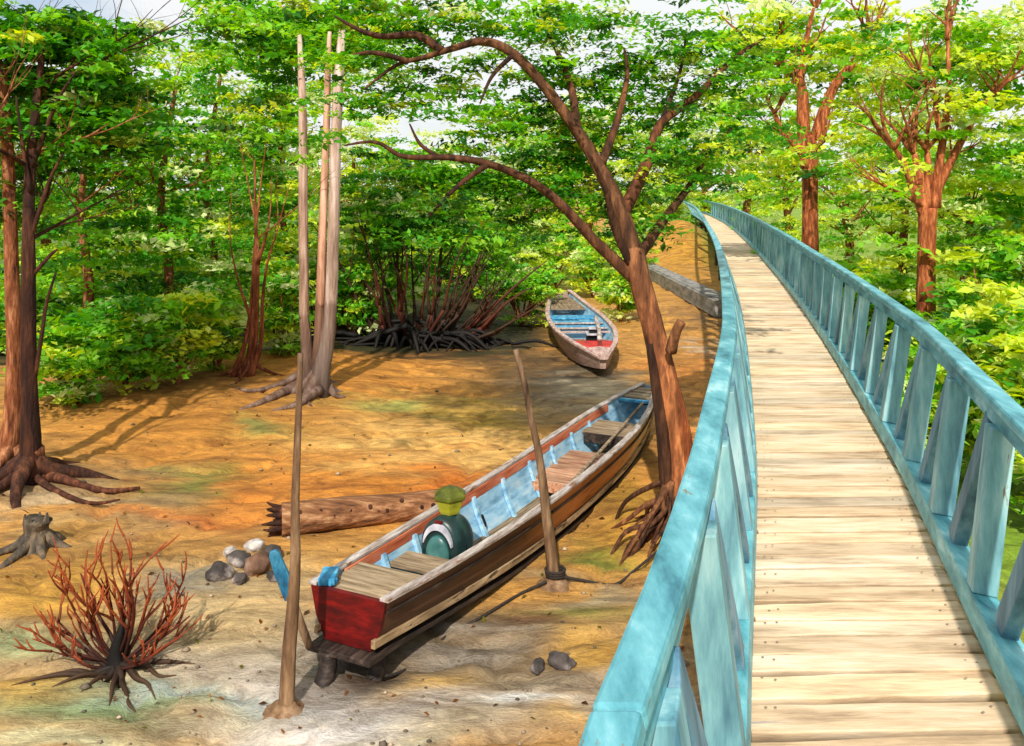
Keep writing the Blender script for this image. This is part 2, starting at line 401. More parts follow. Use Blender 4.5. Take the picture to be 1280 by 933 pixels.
    def nz(scale, stretch, detail=8, rough=.6, dist=0):
        mp = N.new('ShaderNodeMapping'); mp.inputs['Scale'].default_value = stretch; mp.inputs['Rotation'].default_value = (0, 0, .12)
        L.new(tc.outputs['Object'], mp.inputs['Vector'])
        n = N.new('ShaderNodeTexNoise'); n.inputs['Scale'].default_value = scale; n.inputs['Detail'].default_value = detail
        n.inputs['Roughness'].default_value = rough; n.inputs['Distortion'].default_value = dist
        L.new(mp.outputs[0], n.inputs['Vector']); return n
    def ramp(src, pts):
        r = N.new('ShaderNodeValToRGB'); e = r.color_ramp.elements
        for i, (p, c) in enumerate(pts):
            q = e[i] if i < 2 else e.new(p)
            q.position = p; q.color = (*c, 1)
        L.new(src, r.inputs['Fac']); return r.outputs['Color']
    def mix(A, B, fac, mode='MIX'):
        x = N.new('ShaderNodeMix'); x.data_type = 'RGBA'; x.blend_type = mode
        for s, val in (('A', A), ('B', B), ('Factor', fac)):
            if isinstance(val, tuple): x.inputs[s].default_value = (*val, 1)
            elif isinstance(val, float): x.inputs[s].default_value = val
            else: L.new(val, x.inputs[s])
        return x.outputs['Result']
    c = a.outputs['Color']
    s1 = nz(1.3, (.85, 1.9, 1), 8, .65, 1.6)
    c = mix(c, ramp(s1.outputs['Fac'], [(.32, (.5, .43, .36)), (.5, (1, 1, 1)), (.68, (1.5, 1.45, 1.35))]), .9, 'MULTIPLY')
    s2 = nz(5, (.8, 1.6, 1), 8, .7, .9)
    c = mix(c, ramp(s2.outputs['Fac'], [(.3, (.5, .44, .4)), (.52, (1, 1, 1)), (.72, (1.35, 1.35, 1.35))]), .8, 'MULTIPLY')
    s4 = nz(.9, (.8, 2.2, 1), 6, .6, 1.2)
    c = mix(c, lin(112, 48, 12), ramp(s4.outputs['Fac'], [(.58, (0, 0, 0)), (.75, (.2, .2, .2))]))
    s3 = nz(40, (1, 1.4, 1), 5, .7)
    c = mix(c, ramp(s3.outputs['Fac'], [(.3, (.7, .68, .66)), (.6, (1.1, 1.1, 1.1))]), .8, 'MULTIPLY')
    L.new(c, bs.inputs['Base Color'])
    # wet film where the mud is low
    mr = N.new('ShaderNodeMath'); mr.operation = 'MULTIPLY'; L.new(a.outputs['Alpha'], mr.inputs[0])
    L.new(ramp(s1.outputs['Fac'], [(.36, (1.5, 1.5, 1.5)), (.6, (.5, .5, .5))]), mr.inputs[1])
    rr = N.new('ShaderNodeMapRange'); rr.inputs['From Max'].default_value = .7; rr.inputs['To Min'].default_value = .82; rr.inputs['To Max'].default_value = .16
    L.new(mr.outputs[0], rr.inputs['Value']); L.new(rr.outputs[0], bs.inputs['Roughness'])
    ad = N.new('ShaderNodeMath'); ad.operation = 'ADD'
    ms = N.new('ShaderNodeMath'); ms.operation = 'MULTIPLY'; ms.inputs[1].default_value = .25
    L.new(s3.outputs['Fac'], ms.inputs[0]); L.new(s2.outputs['Fac'], ad.inputs[0]); L.new(ms.outputs[0], ad.inputs[1])
    bp = N.new('ShaderNodeBump'); bp.inputs['Strength'].default_value = .85; bp.inputs['Distance'].default_value = .05
    L.new(ad.outputs[0], bp.inputs['Height']); L.new(bp.outputs[0], bs.inputs['Normal'])
    me.materials.append(m)
    o = bpy.data.objects.new('ground', me); col.objects.link(o); o['kind'] = 'structure'; o['label'] = 'ochre mud flat with wet grey and green streaks'
build_ground()


# ------------------------------------------------------------------ foliage
def leaf_mesh(name, P, S, Cc, flat=.45, aspect=.55, droop=.0):
    n = len(P)
    a = rng.uniform(0, 2 * PI, n)
    tilt = rng.normal(0, .45, n) - droop
    d = np.stack([np.cos(a) * np.cos(tilt), np.sin(a) * np.cos(tilt), np.sin(tilt)], -1)
    nrm = rng.normal(0, flat, (n, 3)); nrm[:, 2] += 1
    side = np.cross(nrm, d); side /= np.linalg.norm(side, axis=1, keepdims=True) + 1e-9
    nn = np.cross(d, side)
    S = S[:, None]
    base = P - d * S * .5; tip = P + d * S * .5
    m0 = P - d * S * .06
    r_ = m0 + side * S * aspect * .5 + nn * S * .1
    l_ = m0 - side * S * aspect * .5 + nn * S * .1
    V = np.stack([base, r_, tip, l_], 1).reshape(-1, 3)
    me = bpy.data.meshes.new(name)
    me.vertices.add(4 * n); me.vertices.foreach_set('co', V.astype(np.float32).ravel())
    me.loops.add(4 * n); me.loops.foreach_set('vertex_index', np.arange(4 * n, dtype=np.int32))
    me.polygons.add(n); me.polygons.foreach_set('loop_start', (np.arange(n) * 4).astype(np.int32))
    me.update(calc_edges=True)
    ca = me.color_attributes.new('Col', 'FLOAT_COLOR', 'POINT')
    arr = np.ones((n, 4, 4), dtype=np.float32); arr[:, :, :3] = Cc[:, None, :]
    ca.data.foreach_set('color', arr.ravel())
    me.materials.append(M['leaf'])
    return me


G_DARK, G_MID, G_LIGHT, G_YEL, G_OLIVE, G_GLINT = (.020, .10, .016), (.075, .34, .020), (.25, .60, .035), (.66, .76, .07), (.20, .28, .035), (.80, .86, .42)  # the last is for pale glints among the leaves, painted as leaf colour
PAL_DARK = [(G_DARK, .24), (G_MID, .42), (G_LIGHT, .22), (G_YEL, .06), (G_OLIVE, .03), (G_GLINT, .03)]
PAL_MID = [(G_DARK, .14), (G_MID, .40), (G_LIGHT, .31), (G_YEL, .08), (G_OLIVE, .03), (G_GLINT, .04)]
PAL_LIGHT = [(G_DARK, .04), (G_MID, .20), (G_LIGHT, .34), (G_YEL, .28), (G_GLINT, .14)]
PAL_RIGHT = [(G_DARK, .03), (G_MID, .17), (G_LIGHT, .33), (G_YEL, .33), (G_GLINT, .14)]
PAL_FAR = [(G_MID, .12), (G_LIGHT, .33), (G_YEL, .33), (G_GLINT, .22)]  # extra pale leaves imitate a bright backlit background
PAL_MAIN = [(G_DARK, .17), (G_MID, .42), (G_LIGHT, .26), (G_YEL, .08), (G_OLIVE, .05), (G_GLINT, .02)]


def clumps(centres, radii, per, size, pal, flat_r=.45, dome=True):
    """leaf clumps: each one a flattened dome of leaves with one green of the palette"""
    Ps, Ss, Cs = [], [], []
    cols = np.array([p[0] for p in pal]); ws = np.array([p[1] for p in pal]); ws = ws / ws.sum()
    for c, r in zip(centres, radii):
        n = max(6, int(1.33 * per * (0.7 + .6 * rng.random())))
        v = rng.normal(0, 1, (n, 3)); v /= np.linalg.norm(v, axis=1, keepdims=True)
        rad = rng.random(n) ** (.45)
        v = v * rad[:, None]
        if dome: v[:, 2] = np.where(v[:, 2] < -.25, -v[:, 2] * .5, v[:, 2])
        P = np.array(c) + v * np.array([r, r, r * flat_r])
        k = rng.choice(len(cols), p=ws)
        base = cols[k]
        k2 = rng.choice(len(cols), n, p=ws)
        mixf = np.clip(rng.normal(.16, .16, n), 0, .7)[:, None]
        cc = base * (1 - mixf) + cols[k2] * mixf
        cc = cc * rng.uniform(.75, 1.25, (n, 1))
        Ps.append(P); Ss.append(size * 1.03 * np.clip(rng.lognormal(0, .33, n), .45, 1.9)); Cs.append(cc)
    return np.concatenate(Ps), np.concatenate(Ss), np.concatenate(Cs)


def in_ellipsoids(ells, n):
    out = []
    vol = np.array([e[1][0] * e[1][1] * e[1][2] for e in ells]); vol = vol / vol.sum()
    for k in rng.choice(len(ells), n, p=vol):
        c, r = ells[k]
        v = rng.normal(0, 1, 3); v /= np.linalg.norm(v)
        v *= rng.random() ** .42
        out.append((c[0] + v[0] * r[0], c[1] + v[1] * r[1], c[2] + v[2] * r[2]))
    return out


def crown(name, ells, n, per, size, pal, r=(.4, .8), flat_r=.45, parent=None, flat=.45, loc=None, floor=None):
    cs = in_ellipsoids(ells, n)
    rs = rng.uniform(r[0], r[1], n)
    P, S, C = clumps(cs, rs, per, size, pal, flat_r)
    if floor is not None:
        lo = P[:, 2] < floor
        P[lo, 2] = floor + rng.random(lo.sum()) * .3
    if loc is not None: P = P - np.array(loc)
    me = leaf_mesh(name, P, S, C, flat)
    o = bpy.data.objects.new(name, me); col.objects.link(o)
    if parent is not None: o.parent = parent
    return o


def px_ell(u, v, ru, rv, Y, dy=None):
    p = at(u, v, Y)
    k = Y / F
    return ((p.x, p.y, p.z), (ru * k, dy if dy else ru * k * .8, rv * k))


def rel(pts, o):
    return [Vector(p) - Vector(o) for p in pts]


# ------------------------------------------------------------------ footbridge
YS = [-2.5, .3, 1.5, 3.15, 6.47, 13.3, 20, 33.8, 50, 72]
XS = [-.70, .06, .40, .845, 1.79, 3.49, 5.0, 7.9, 11.0, 14.5]
def smooth_interp(y, ys, xs):
    # monotone-ish cubic through points
    i = max(0, min(len(ys) - 2, int(np.searchsorted(ys, y) - 1)))
    def sl(k):
        if k <= 0: return (xs[1] - xs[0]) / (ys[1] - ys[0])
        if k >= len(ys) - 1: return (xs[-1] - xs[-2]) / (ys[-1] - ys[-2])
        return (xs[k + 1] - xs[k - 1]) / (ys[k + 1] - ys[k - 1])
    h = ys[i + 1] - ys[i]; t = (y - ys[i]) / h
    a, b = xs[i], xs[i + 1]; m0, m1 = sl(i) * h, sl(i + 1) * h
    t2, t3 = t * t, t ** 3
    return a * (2 * t3 - 3 * t2 + 1) + m0 * (t3 - 2 * t2 + t) + b * (-2 * t3 + 3 * t2) + m1 * (t3 - t2)
XL = lambda y: smooth_interp(y, YS, XS)
LEAN_Y = [-2.5, 1.6, 2.2, 2.7, 3.3, 6.5, 13, 24, 34, 50, 72]
LEAN_X = [.24, .205, .16, .135, .12, .15, .30, .5, .62, .72, .75]
LEANL = lambda y: float(np.interp(y, LEAN_Y, LEAN_X))
LEANR = lambda y: float(np.interp(y, [-2, 3, 6.5, 10, 14, 70], [.08, .10, .17, .12, .05, .05]))
DZ, RH, WID = 1.5, 1.0, 1.0
Y_END = 70.0

def build_bridge():
    root = empty('footbridge', (XL(3) + .5, 3, 0))
    tag(root, 'long narrow wooden footbridge with turquoise railings curving away into the trees', 'footbridge')
    o0 = Vector(root.location)
    d = MB(); y = -1.6; nail_rows = []
    while y < Y_END:
        wd = random.uniform(.13, .25)
        gap = random.uniform(.015, .026) if random.random() > .2 else random.uniform(.028, .05)
        ym = y + wd / 2; tap = random.uniform(0, .035) * (random.random() < .6); tdir = random.random() < .5
        x0 = XL(ym) - .01 - random.uniform(0, .02); x1 = XL(ym) + WID + .01 + random.uniform(0, .02)
        sk = random.uniform(.0, .05)
        dz = random.uniform(-.008, .008)
        b = random.uniform(.76, 1.1); t = random.uniform(-.05, .05)
        c = (b * (1 + t), b, b * (1 - t * 1.4)); c = tuple(min(q, 1.15) for q in c)
        ry = random.uniform(-.006, .006)
        if 1.5 < ym < 9: nail_rows.append((ym, x0, x1))
        if ym < 14:      # several cross cuts so the edges run slightly crooked
            K = 7; vs = []; ww = [random.uniform(-.006, .006) for _ in range(2 * K + 2)]
            for k in range(K + 1):
                q = k / K; xx = x0 + (x1 - x0) * q; yo = sk * (q - .5) * 1.0
                ya = ym - wd / 2 + yo + ww[k]; yb = ym + wd / 2 + yo - gap - tap * ((q if tdir else 1 - q) ** 2) + ww[K + 1 + k] * .7
                zt = DZ + dz + ry * (q - .5) + random.uniform(-.002, .002)
                vs += [(xx, ya, zt), (xx, yb, zt), (xx, yb, zt - .045), (xx, ya, zt - .045)]
            fs = []
            for k in range(K):
                a = 4 * k
                for j in range(4):
                    j2 = (j + 1) % 4
                    fs.append((a + j, a + 4 + j, a + 4 + j2, a + j2))
            fs += [(0, 1, 2, 3), (4 * K + 3, 4 * K + 2, 4 * K + 1, 4 * K)]
            d.add(rel(vs, o0), fs, [tuple(q * (1 if j % 4 < 2 else .12) for q in c) for j in range(len(vs))])  # plank sides fade to near black below, gap shade painted in
        else:
            d.bar(Vector((x0, ym - sk * .5, DZ - .0225 + dz)) - o0, Vector((x1, ym + sk * .5, DZ - .0225 + dz)) - o0, wd - gap, .045, (0, 0, 1), c)
        y += wd
    d.build('deck', M['deck'], root, bevel=.005)
    nl = MB(); y = .6
    for (yc, xa, xb) in nail_rows:
        for xx in (xa + .085, xa + .13, xb - .085, xb - .13):
            cx_, cy_ = xx + random.uniform(-.008, .008), yc + random.uniform(-.03, .03); rr = .0065
            nl.add([Vector((cx_ + math.cos(a) * rr, cy_ + math.sin(a) * rr, DZ + .0105)) - o0 for a in [k * PI / 3 for k in range(6)]], [tuple(range(6))], (.3, .22, .16))
    o_ = nl.build('nails', M['litter'], root); o_['kind'] = 'stuff'
    ub = MB(); ub.loft([[Vector((XL(y) + a, y, DZ + b)) - o0 for a, b in ((.03, -.062), (.97, -.062), (.97, -.055), (.03, -.055))] for y in list(np.arange(-1.6, 12, .25)) + list(np.arange(12, Y_END, 1.0))], True, True)
    ub.build('gap_shade_sheet', M['dark_wood'], root)  # added dark sheet, makes the gaps between planks read as shade
    ys = list(np.arange(-1.6, 12, .25)) + list(np.arange(12, Y_END + .1, 1.0))
    for off in (.10, .86):
        s = MB(); secs = []
        for y in ys:
            x = XL(y) + off
            secs.append([Vector((x + a, y, DZ - .05 + b)) - o0 for a, b in ((-.05, -.2), (.05, -.2), (.05, -.016), (-.05, -.016))])
        s.loft(secs, True, True); s.build('stringer', M['pile'], root)
    for y in np.arange(1.0, 60, 4.6):
        for off in (.08, .92):
            p = MB(); x = XL(y) + off; g = gz(x, y)
            p.tube(rel([(x, y, g - .15), (x, y, 1.0), (x, y, DZ - .26)], o0), [.075, .07, .065], 10)
            p.build('pile', M['pile'], root, smooth=True)
        p = MB(); p.bar(Vector((XL(y) - .08, y, DZ - .31)) - o0, Vector((XL(y) + 1.08, y, DZ - .31)) - o0, .12, .11)
        p.build('cross_beam', M['pile'], root, bevel=.006)

    # a railing: top rail with a lower cap strip, kerb rail, wide posts and slanted braces
    for side in (-1, 1):
        def base(y): return Vector((XL(y) + (0 if side < 0 else WID) + side * .045, y, DZ))
        def top(y):
            return Vector((XL(y) + (0 if side < 0 else WID) + side * (.04 + (LEANL(y) if side < 0 else LEANR(y))), y, DZ + RH))
        def sweep(fn, w, h, up0):
            secs = []
            for y in ys:
                t = (fn(y + .05) - fn(y - .05)).normalized()
                u = (top(y) - base(y)).normalized()
                r = t.cross(u).normalized(); u = r.cross(t)
                c = fn(y) + u * up0
                secs.append([c + r * (a * w / 2) + u * (b * h / 2) - o0 for a, b in ((-1, -1), (1, -1), (1, 1), (-1, 1))])
            return secs
        rail = MB(); sw = sweep(top, .105, .055, 0.0); i0 = 0
        while i0 < len(sw) - 1:         # lengths of handrail butted end to end
            i1 = min(i0 + (13 if i0 < 54 else 5), len(sw) - 1)
            part_ = sw[i0:i1 + 1]
            e_ = (part_[-1][0] - part_[-2][0]).normalized() * .004
            part_ = part_[:-1] + [[q - e_ for q in part_[-1]]]
            c_ = random.uniform(.9, 1.08); rail.loft(part_, True, True, (c_, c_, c_)); i0 = i1
        ro = rail.build('railing', M['teal'], root, bevel=.014)
        under = MB(); under.loft(sweep(top, .05, .075, -.067), True, True, (.8, .85, .88)); under.build('rail_batten', M['teal'], ro, bevel=.004)
        low = MB(); low.loft(sweep(base, .115, .12, .085), True, True, (1.1, 1.08, 1.05)); low.build('kerb_rail', M['teal'], ro, bevel=.006)
        y = .9 if side < 0 else 2.1
        step = .86
        while y < 62:
            s = .98 if y < 12.5 else (1.0 if y < 28 else 2.0)
            # broad upright
            bt, tp = base(y), top(y)
            u = (tp - bt).normalized()
            t = (base(y + .05) - base(y - .05)).normalized()
            r = t.cross(u).normalized()
            c = random.uniform(.86, 1.14); hue = random.uniform(-.05, .05)
            p = MB()
            hgt = (tp - bt).length - .105
            p.bar(bt + u * .145 - o0, bt + u * hgt - o0, .105 * random.uniform(.9, 1.15), .13, t, (c * 1.15 * (1 - hue), c * 1.05, c * (1 + hue)))
            p.build('post', M['teal_side'], ro, bevel=.007)
            # slanted brace leaning back from the head of the upright
            y2 = y + s * random.uniform(.52, .62)
            if y2 < 61:
                yt = y + min(s * .17, .14)
                c = random.uniform(.60, .9)
                b = MB()
                u2 = (top(y2) - base(y2)).normalized(); u1 = (top(yt) - base(yt)).normalized()
                bb = base(y2) + u2 * .147 + r * .008
                tt = top(yt) - u1 * .107 + r * .008
                b.bar(bb - o0, tt - o0, .075 * random.uniform(.85, 1.15), .12, t, (c * 1.0, c * .9, c * 1.04))
                b.build('brace', M['teal_side'], ro, bevel=.007)
            y += s
build_bridge()


# ------------------------------------------------------------------ boats
def hull_profile(L, ts, bs, zb, zs, chine=.62):
    def g(t, arr): return smooth_interp(t, ts, arr)
    def sec(t, inset=0.0, lift=0.0):
        b = max(g(t, bs) - inset, .012); z0 = g(t, zb) + lift; z1 = g(t, zs)
        x = t * L
        return [Vector((x, b, z1)), Vector((x, b * .86, z0 + (z1 - z0) * .45)), Vector((x, b * chine, z0)),
                Vector((x, 0, z0 - .0)),
                Vector((x, -b * chine, z0)), Vector((x, -b * .86, z0 + (z1 - z0) * .45)), Vector((x, -b, z1))]
    return g, sec


def build_main_boat():
    L_ = 7.2
    stern = Vector((-1.175, 6.37, 0)); tip = Vector((1.99, 12.86, 0))
    dv = tip - stern; L_ = dv.length; ang = math.atan2(dv.y, dv.x)
    root = empty('wooden_boat', (stern.x, stern.y, 0), ang)
    tag(root, 'long open wooden boat with red stern board and green engine, beached between two poles', 'boat')
    ts = [0, .1, .25, .4, .55, .7, .83, .92, .97, 1.0]
    bs = [.33, .38, .425, .44, .44, .415, .335, .23, .15, .09]
    zb = [.20, .15, .08, .045, .045, .06, .11, .19, .27, .36]
    zs = [.575, .555, .545, .545, .55, .555, .57, .59, .605, .62]
    g, sec = hull_profile(L_, ts, bs, zb, zs)
    T = np.linspace(0, 1, 49)
    # outer planking with its own colours along the length
    h = MB(); n = 7; vs, fs, cs = [], [], []
    dark, orange, cream, blue = lin(92, 62, 44), lin(214, 134, 78), lin(226, 190, 136), lin(180, 208, 224)
    for i, t in enumerate(T):
        s = sec(t)
        # insert extra points along the side for the plank line
        for k, p in enumerate(s):
            vs.append(p)
            a = float(sstep(.22, .42, t)); b = float(sstep(.55, .8, t)); c = float(sstep(.86, .95, t))
            q = [dark[j] * (1 - a) + orange[j] * a for j in range(3)]
            q = [q[j] * (1 - b) + cream[j] * b for j in range(3)]
            q = [q[j] * (1 - c) + blue[j] * c for j in range(3)]
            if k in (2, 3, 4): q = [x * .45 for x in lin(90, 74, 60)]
            cs.append(tuple(q))
    for i in range(len(T) - 1):
        for k in range(n - 1):
            fs.append((i * n + k, (i + 1) * n + k, (i + 1) * n + k + 1, i * n + k + 1))
    fs.append(tuple((len(T) - 1) * n + k for k in range(n)))
    h.add(vs, fs, cs)
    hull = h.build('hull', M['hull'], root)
    # inner lining
    li = MB()
    secs = [sec(t, .03, .035) for t in np.linspace(.004, .985, 45)]
    for s in secs:
        s[0].z -= .004; s[-1].z -= .004
    li.loft([[q for q in s] for s in secs]); li.build('lining', M['blue_paint'], hull)
    # red transom
    t0 = sec(0)
    tr = MB()
    outer = [p + Vector((-.03, 0, 0)) for p in t0]; inner = [p + Vector((.012, 0, 0)) for p in t0]
    tr.loft([outer, inner], True, True)
    tr.build('transom', M['red_paint'], root, bevel=.004)
    # gunwale caps, orange inner rails, low rubbing strakes and plank laps
    def ribbon(fn_c, w, h_, ts_, mat, name, up=Vector((0, 0, 1)), bevel=.004):
        b = MB(); secs = []
        for t in ts_:
            c, r = fn_c(t)
            u = up
            secs.append([c + r * (a * w / 2) + u * (q * h_ / 2) for a, q in ((-1, -1), (1, -1), (1, 1), (-1, 1))])
        b.loft(secs, True, True); return b.build(name, mat, root, bevel=bevel)
    for sd in (1, -1):
        ribbon(lambda t: (Vector((t * L_, sd * (g(t, bs) - .012), g(t, zs) + .012)), Vector((0, 1, 0))), .075, .026, np.linspace(-.004, 1.0, 50), M['white_paint'], 'gunwale')
        ribbon(lambda t: (Vector((t * L_, sd * (g(t, bs) - .046), g(t, zs) - .052)), Vector((0, 1, 0))), .02, .095, np.linspace(.045, .84, 40), M['orange_paint'], 'inwale')
        def st(t):
            b = g(t, bs); z0, z1 = g(t, zb), g(t, zs)
            f = .2
            return Vector((t * L_, sd * (b * (.62 + (.86 - .62) * f / .45) + .016), z0 + (z1 - z0) * f)), Vector((0, 1, 0))
        ribbon(st, .035, .06, np.linspace(-.01, .985, 46), M['cream_paint'], 'rubbing_strake')
        def lap(t):
            b = g(t, bs); z0, z1 = g(t, zb), g(t, zs)
            return Vector((t * L_, sd * (b * .955 + .006), z0 + (z1 - z0) * .77)), Vector((0, 1, 0))
        ribbon(lap, .018, .022, np.linspace(.0, .985, 46), M['dark_wood'], 'lap_strip')
    # dark bottom board that runs out behind the transom
    bb = MB(); secs = []
    for t in np.linspace(-.02, .9, 30):
        b = (g(max(t, 0), bs) * .62 + .05) * (1.0 if t > .02 else 1.08); z = g(max(t, 0), zb) - .022
        secs.append([Vector((t * L_, a * b, z + q)) for a, q in ((-1, -.022), (1, -.022), (1, .02), (-1, .02))])
    bb.loft(secs, True, True); bb.build('bottom_board', M['dark_wood'], root, bevel=.005)
    kl = MB(); kl.bar(Vector((.05, 0, g(0, zb) - .1)), Vector((L_ * .35, 0, .0)), .07, .12); kl.build('keel', M['dark_wood'], root, bevel=.006)
    # ribs on both inner sides
    for t in (.05, .115, .18, .25, .325, .41, .50, .585, .67, .75):
        for sd in (1, -1):
            s = sec(t, .034, .04); q = s if sd > 0 else s[::-1]
            r = MB(); inn = Vector((0, -sd * .022, .006))
            a, b, c = q[0] + inn - Vector((0, 0, .07)), q[1] + inn, q[2] + inn
            r.bar(a, b, .05, .035, (0, sd, .1)); r.bar(b, c, .05, .035, (0, sd, .3)); r.build('rib', M['blue_paint'], root, bevel=.003)
    # floor boards
    fl = MB()
    for k in range(-3, 4):
        y = k * .085
        cc = random.uniform(.7, 1.05)
        secs = []
        for t in np.linspace(.07, .86, 20):
            z = g(t, zb) + .055; b = g(t, bs) * .6
            yy = max(-b, min(b, y)); wv = .038
            secs.append([Vector((t * L_, yy + a * wv, z + q)) for a, q in ((-1, 0), (1, 0), (1, .014), (-1, .014))])
        fl.loft(secs, True, True, (cc, cc, cc * .96))
    fl.build('floorboards', M['grey_wood'], root)
    def planks(name, t0_, t1_, zrel, mat, nb, ins=.05, th=.022, front=None):
        p = MB()
        for k in range(nb):
            a = t0_ + (t1_ - t0_) * k / nb; b = t0_ + (t1_ - t0_) * (k + 1) / nb
            z = g((a + b) / 2, zs) + zrel + random.uniform(-.003, .003)
            tt = (a + b) / 2
            f = 1 - min(max(-zrel / (g(tt, zs) - g(tt, zb)), 0), 1) * .26
            hb = g(tt, bs) * f - ins
            p.bar(Vector((tt * L_, -hb, z)), Vector((tt * L_, hb, z)), (b - a) * L_ - .022, th, (0, 0, 1), tuple([random.uniform(.72, 1.1)] * 3))
        return p.build(name, mat, root, bevel=.003)
    planks('stern_deck', .003, .075, -.03, M['grey_cross'], 3, .04)
    planks('rear_seat', .12, .165, -.17, M['grey_cross'], 2, .03)
    planks('raised_floor', .50, .665, -.27, M['red_cross'], 5, .02)
    planks('thwart', .715, .80, -.14, M['grey_cross'], 3, .03)
    planks('bow_deck', .905, .985, -.012, M['grey_cross'], 4, .03)
    for (t, zr, mat, h_) in ((.498, -.32, M['red_wood'], .1), (.712, -.19, M['dark_wood'], .12)):
        b = MB(); hb = g(t, bs) * .82 - .03; z = g(t, zs) + zr
        b.bar(Vector((t * L_, -hb, z)), Vector((t * L_, hb, z)), .025, h_); b.build('seat_riser', mat, root, bevel=.003)
    b = MB(); t = .893; hb = g(t, bs) - .03
    b.bar(Vector((t * L_, -hb, g(t, zs) - .02)), Vector((t * L_, hb, g(t, zs) - .02)), .07, .035); b.build('bow_beam', M['bright_blue'], root, bevel=.005)
    b = MB(); b.bar(Vector((.0, .21, .60)), Vector((.20, .33, .60)), .12, .05); b.bar(Vector((.04, .17, .595)), Vector((.05, .30, .595)), .08, .04)
    b.build('corner_block', M['bright_blue'], root, bevel=.008)
    # steering board hung outside the port quarter
    rd = MB()
    prof = [(0, .022), (.05, .04), (.25, .05), (.5, .046)]
    A = Vector((-.29, .46, .90)); B = Vector((-.16, .235, .20)); ax = (B - A)
    sidev = Vector((.434, -.9, 0)).normalized(); nv = ax.cross(sidev).normalized(); sidev = nv.cross(ax).normalized()
    secs = []
    for f, wv in prof:
        c = A + ax * f
        secs.append([c + sidev * (a * wv) + nv * (q * .018) for a, q in ((-1, -1), (1, -1), (1, 1), (-1, 1))])
    rd.loft(secs, True, True); r = rd.build('rudder', M['deep_blue'], root, bevel=.008)
    st = MB(); st.tube([A + ax * .46, A + ax * .75, B], [.035, .032, .03], 8); st.build('rudder_stock', M['pole'], r, smooth=True)

    # engine: drum housing facing aft with pale crescent, dark neck and olive tank
    ex = .185 * L_
    def disc(mb, cx, cy, cz, prof, sx=1.0, seg=28, zsq=1.2):
        secs = []
        for (dx, r) in prof:
            secs.append([Vector((cx + dx, cy + math.cos(a) * r * sx, cz + math.sin(a) * r * zsq)) for a in [2 * PI * k / seg for k in range(seg)]])
        mb.loft(secs, True, True)
    cy = .05; cz = .43
    e = MB(); disc(e, ex, cy, cz, [(-.12, .10), (-.115, .165), (-.09, .19), (.0, .195), (.12, .185), (.2, .15), (.22, .10)], zsq=1.38)
    e.bar(Vector((ex - .05, cy, .2)), Vector((ex + .2, cy, .2)), .26, .22)
    eng = e.build('engine', M['engine'], root, bevel=.0, smooth=True)
    f = MB(); disc(f, ex - .13, cy, cz - .03, [(-.028, .03), (-.03, .06), (-.02, .105), (.012, .118)], zsq=1.4); f.build('engine_cover', M['engine_teal'], eng, smooth=True)
    cr = MB(); secs = []
    for k in range(17):
        a = PI * (.08 + .84 * k / 16); th = .022 * math.sin(PI * k / 16) + .004
        c = Vector((ex - .128, cy + math.cos(a) * .142, cz + math.sin(a) * .20)); rr = Vector((0, math.cos(a), math.sin(a)))
        secs.append([c - rr * th + Vector((-.016, 0, 0)), c + rr * th + Vector((-.016, 0, 0)), c + rr * th + Vector((.02, 0, 0)), c - rr * th + Vector((.02, 0, 0))])
    cr.loft(secs, True, True); cr.build('engine_crescent', M['engine_light'], eng)
    bd = MB(); bd.bar(Vector((ex - .118, cy - .035, cz + .236)), Vector((ex - .118, cy + .035, cz + .236)), .03, .022); bd.build('engine_badge', M['red_paint'], eng, bevel=.003)
    nk = MB(); nk.tube([(ex + .03, cy + .0, cz + .17), (ex + .05, cy - .0, cz + .24), (ex + .06, cy, cz + .28)], [.08, .06, .07], 12)
    nk.tube([(ex - .02, cy - .14, cz + .12), (ex + .02, cy - .17, cz - .02), (ex + .04, cy - .15, cz - .2)], [.03, .032, .03], 8)
    nk.build('engine_neck', M['black'], eng, smooth=True)
    tk = MB(); secs = []
    for (z, r) in ((.26, .085), (.29, .10), (.40, .135)):
        secs.append([Vector((ex + .06 + math.cos(a) * r, cy + math.sin(a) * r, cz + z)) for a in [2 * PI * (k + .5) / 6 for k in range(6)]])
    tk.loft(secs, True, True); tk.build('fuel_tank', M['olive'], eng, bevel=.006)
    hd = MB(); secs = []
    for (z, r) in ((.385, .142), (.40, .150), (.425, .15), (.475, .075), (.485, .03)):
        secs.append([Vector((ex + .06 + math.cos(a) * r, cy + math.sin(a) * r, cz + z)) for a in [2 * PI * (k + .5) / 6 for k in range(6)]])
    hd.loft(secs, True, True); hd.build('tank_hood', M['olive_dark'], eng, bevel=.006)
    for (x, y, z) in ((.33, .32, .30),):
        k = MB(); k.tube([(x * L_, y, z), (x * L_, y - .03, z - .08), (x * L_ - .02, y - .05, z - .12)], [.03, .035, .02], 8); k.build('pulley', M['black'], root, smooth=True)
    return root, g, L_, ang, stern, zs, bs


MB.warp = lambda a: (a[0], a[1] - .14 * math.sin(PI * min(max(a[0] / 7.23, 0), 1)), a[2])   # the hull is a little crooked
boat, gB, LB, angB, sternB, zsB, bsB = build_main_boat()
MB.warp = None
def boat_pt(x, y, z):
    c, s = math.cos(angB), math.sin(angB)
    return Vector((sternB.x + c * x - s * y, sternB.y + s * x + c * y, z))

# punting pole lying in the boat
p = MB(); a, b = boat_pt(.42 * LB, -.20, .19), boat_pt(.86 * LB, -.24, .605)
p.tube([a, a.lerp(b, .5) + Vector((0, 0, -.015)), b], [.017, .02, .017], 10)
tag(p.build('punting_pole', M['grey_wood'], smooth=True, loc=a), 'thin grey wooden pole lying lengthwise inside the beached boat', 'pole')
